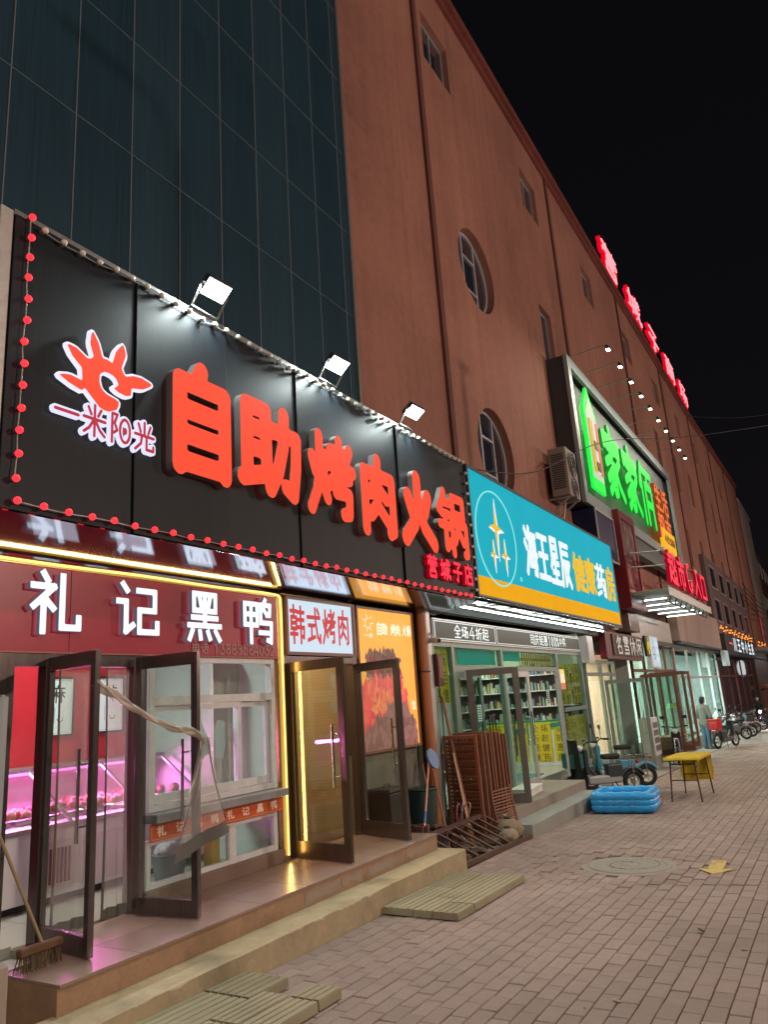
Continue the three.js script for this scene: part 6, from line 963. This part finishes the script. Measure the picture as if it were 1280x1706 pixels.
// ---- people ----
function surface(parts, lo, hi, cell, k = .03) {          // smooth union of tapered capsules, meshed; parts = [ax,ay,az,ra, bx,by,bz,rb]
  const size = Math.max(hi[0] - lo[0], hi[1] - lo[1], hi[2] - lo[2]), n = Math.ceil(size / cell), mc = new MarchingCubes(n, new THREE.MeshStandardMaterial(), false, false, 120000);
  const c = [0, 1, 2].map((i) => (lo[i] + hi[i]) / 2), h = size / 2;
  for (let z = 0; z < n; z++) for (let y = 0; y < n; y++) for (let x = 0; x < n; x++) {
    const p = [x, y, z].map((v, i) => c[i] + ((v - n / 2) / (n / 2)) * h); let d = 1e3;
    for (const [ax, ay, az, ra, bx, by, bz, rb] of parts) {
      const ux = bx - ax, uy = by - ay, uz = bz - az, l2 = ux * ux + uy * uy + uz * uz || 1e-9, t = Math.max(0, Math.min(1, ((p[0] - ax) * ux + (p[1] - ay) * uy + (p[2] - az) * uz) / l2));
      const e = Math.hypot(p[0] - ax - ux * t, p[1] - ay - uy * t, p[2] - az - uz * t) - (ra + (rb - ra) * t), m = Math.max(k - Math.abs(d - e), 0) / k; d = Math.min(d, e) - m * m * k * .25;
    }
    mc.field[x + y * n + z * n * n] = -d;
  }
  mc.isolation = 0; mc.update();
  const cnt = mc.count ?? mc.geometry.drawRange.count, pos = new Float32Array(mc.positionArray.subarray(0, cnt * 3)), nor = new Float32Array(mc.normalArray.subarray(0, cnt * 3));
  for (let i = 0; i < pos.length; i += 3) for (let j = 0; j < 3; j++) pos[i + j] = c[j] + pos[i + j] * h;
  const g = new THREE.BufferGeometry(); g.setAttribute('position', new THREE.BufferAttribute(pos, 3)); g.setAttribute('normal', new THREE.BufferAttribute(nor, 3)); return muv(g);
}
function person(label, pos, turn, { top, legs, hair, shoes, sit = false, s = 1 }) {   // faces -x
  const t = thing('person', label, 'person', pos, turn); t.scale.setScalar(s);
  const hy = sit ? .82 : .84, kn = sit ? [[-.4, .62, .14], [-.4, .62, -.14]] : [[-.02, .47, .095], [.01, .47, -.095]], an = sit ? [[-.32, .2, .14], [-.32, .2, -.14]] : [[.03, .08, .1], [.0, .08, -.1]];
  const sh = sit ? -.08 : -.02, el = sit ? [[-.24, 1.05, .24], [-.24, 1.05, -.24]] : [[.03, 1.06, .25], [-.02, 1.06, -.25]], ha = sit ? [[-.5, 1.03, .28], [-.5, 1.03, -.28]] : [[-.17, .95, .17], [-.2, .97, -.14]];
  const bodyP = [[0, hy, .07, .115, 0, hy, -.07, .115], [0, hy, 0, .125, sh / 2, 1.08, 0, .115], [sh / 2, 1.08, 0, .115, sh, 1.32, 0, .12], [sh, 1.35, .13, .065, sh, 1.35, -.13, .065], [sh, 1.36, 0, .055, sh - .02, 1.47, 0, .05]];
  const legP = [], armP = [], footP = [], fing = [];
  for (const i of [0, 1]) {
    const z = i ? -1 : 1; legP.push([0, hy - .02, z * .09, .095, ...kn[i], .062], [...kn[i], .06, ...an[i], .04]); footP.push([an[i][0], an[i][1] - .03, an[i][2], .042, an[i][0] - .15, an[i][1] - .045, an[i][2] + z * .02, .034]);
    armP.push([sh, 1.34, z * .17, .058, ...el[i], .045], [...el[i], .042, ...ha[i], .03]);
    const [x, y, zz] = ha[i]; fing.push([x, y, zz, .028, x - .06, y - .01, zz, .03]); for (let f = 0; f < 4; f++) { const o = (f - 1.5) * .02, l = [.06, .075, .07, .055][f]; fing.push([x - .06, y - .01, zz + o, .0095, x - .06 - l * .6, y - .02, zz + o, .009], [x - .06 - l * .6, y - .02, zz + o, .009, x - .06 - l * .75, y - .045, zz + o, .008]); } fing.push([x - .03, y, zz - z * .025, .011, x - .07, y - .02, zz - z * .05, .009]);
  }
  const grow = (p, d) => p.map((q) => q.map((v, i) => (i % 4 === 3 ? v + d : v))), skin = std([.42, .26, .19], .6), hx = sh - .03;
  const head = surface([[hx, 1.6, 0, .085, hx, 1.55, 0, .075], [hx - .03, 1.53, 0, .055, hx - .04, 1.5, 0, .045], [hx - .09, 1.57, 0, .016, hx - .1, 1.55, 0, .014], [hx, 1.57, .085, .02, hx + .01, 1.6, .088, .018], [hx, 1.57, -.085, .02, hx + .01, 1.6, -.088, .018], [hx - .07, 1.595, .035, .018, hx - .07, 1.595, -.035, .018], [hx - .075, 1.51, .018, .012, hx - .075, 1.51, -.018, .012], [sh - .02, 1.47, 0, .05, sh - .02, 1.4, 0, .055]], [hx - .16, 1.34, -.17], [hx + .18, 1.74, .17], .008, .02);
  const body = surface([...bodyP, ...legP, ...armP, ...footP], [-.7, -.02, -.5], [.4, 1.6, .5], .02);
  obj('body', [body, head, surface(fing, [-.75, .8, -.45], [.0, 1.15, .45], .009, .008)], skin, t);
  obj('jacket', surface([...grow(bodyP.slice(0, 4), .03), [0, hy - .02, .06, .14, 0, hy - .02, -.06, .14], ...grow(armP, .02), [sh + .02, 1.38, 0, .085, sh + .01, 1.43, 0, .075]], [-.7, .5, -.5], [.4, 1.6, .5], .018), std(top, .85, 0, { map: T.blotch }), t);
  obj('trousers', surface([...grow(legP, .018), [0, hy - .03, .06, .12, 0, hy - .03, -.06, .12]], [-.7, .0, -.4], [.4, 1.1, .4], .018, .02), std(legs, .85, 0, { map: T.blotch }), t);
  obj('shoes', surface(grow(footP, .014), [-.7, -.03, -.3], [.3, .4, .3], .014, .01), std(shoes, .6), t);
  obj('hair', surface([[hx + .015, 1.63, 0, .093, hx + .035, 1.57, 0, .088], [hx + .06, 1.54, 0, .05, hx + .075, 1.48, 0, .04], [hx + .11, 1.62, 0, .035, hx + .14, 1.57, 0, .025], [hx - .05, 1.675, .03, .035, hx - .05, 1.675, -.03, .035]], [hx - .14, 1.4, -.17], [hx + .2, 1.78, .17], .01, .02), std(hair, .6), t);
  for (const z of [-1, 1]) obj('eye', sph(.009, hx - .086, 1.59, z * .033, 8, 6), M.black, t);
  return t;
}
person('person in a grey-green jacket and blue jeans standing with their back turned', onG(29.8, -4.42), 2.6, { top: [.22, .23, .2], legs: [.1, .2, .3], hair: [.012, .01, .009], shoes: [.2, .17, .14], s: 1.05 });
person('rider in dark clothes sitting on the far motorcycle', [47.1, gy(47), -4.1], .2, { top: [.012, .012, .016], legs: [.02, .02, .03], hair: [.01, .01, .01], shoes: [.05, .05, .05], sit: true });

renderer.render(scene, camera);
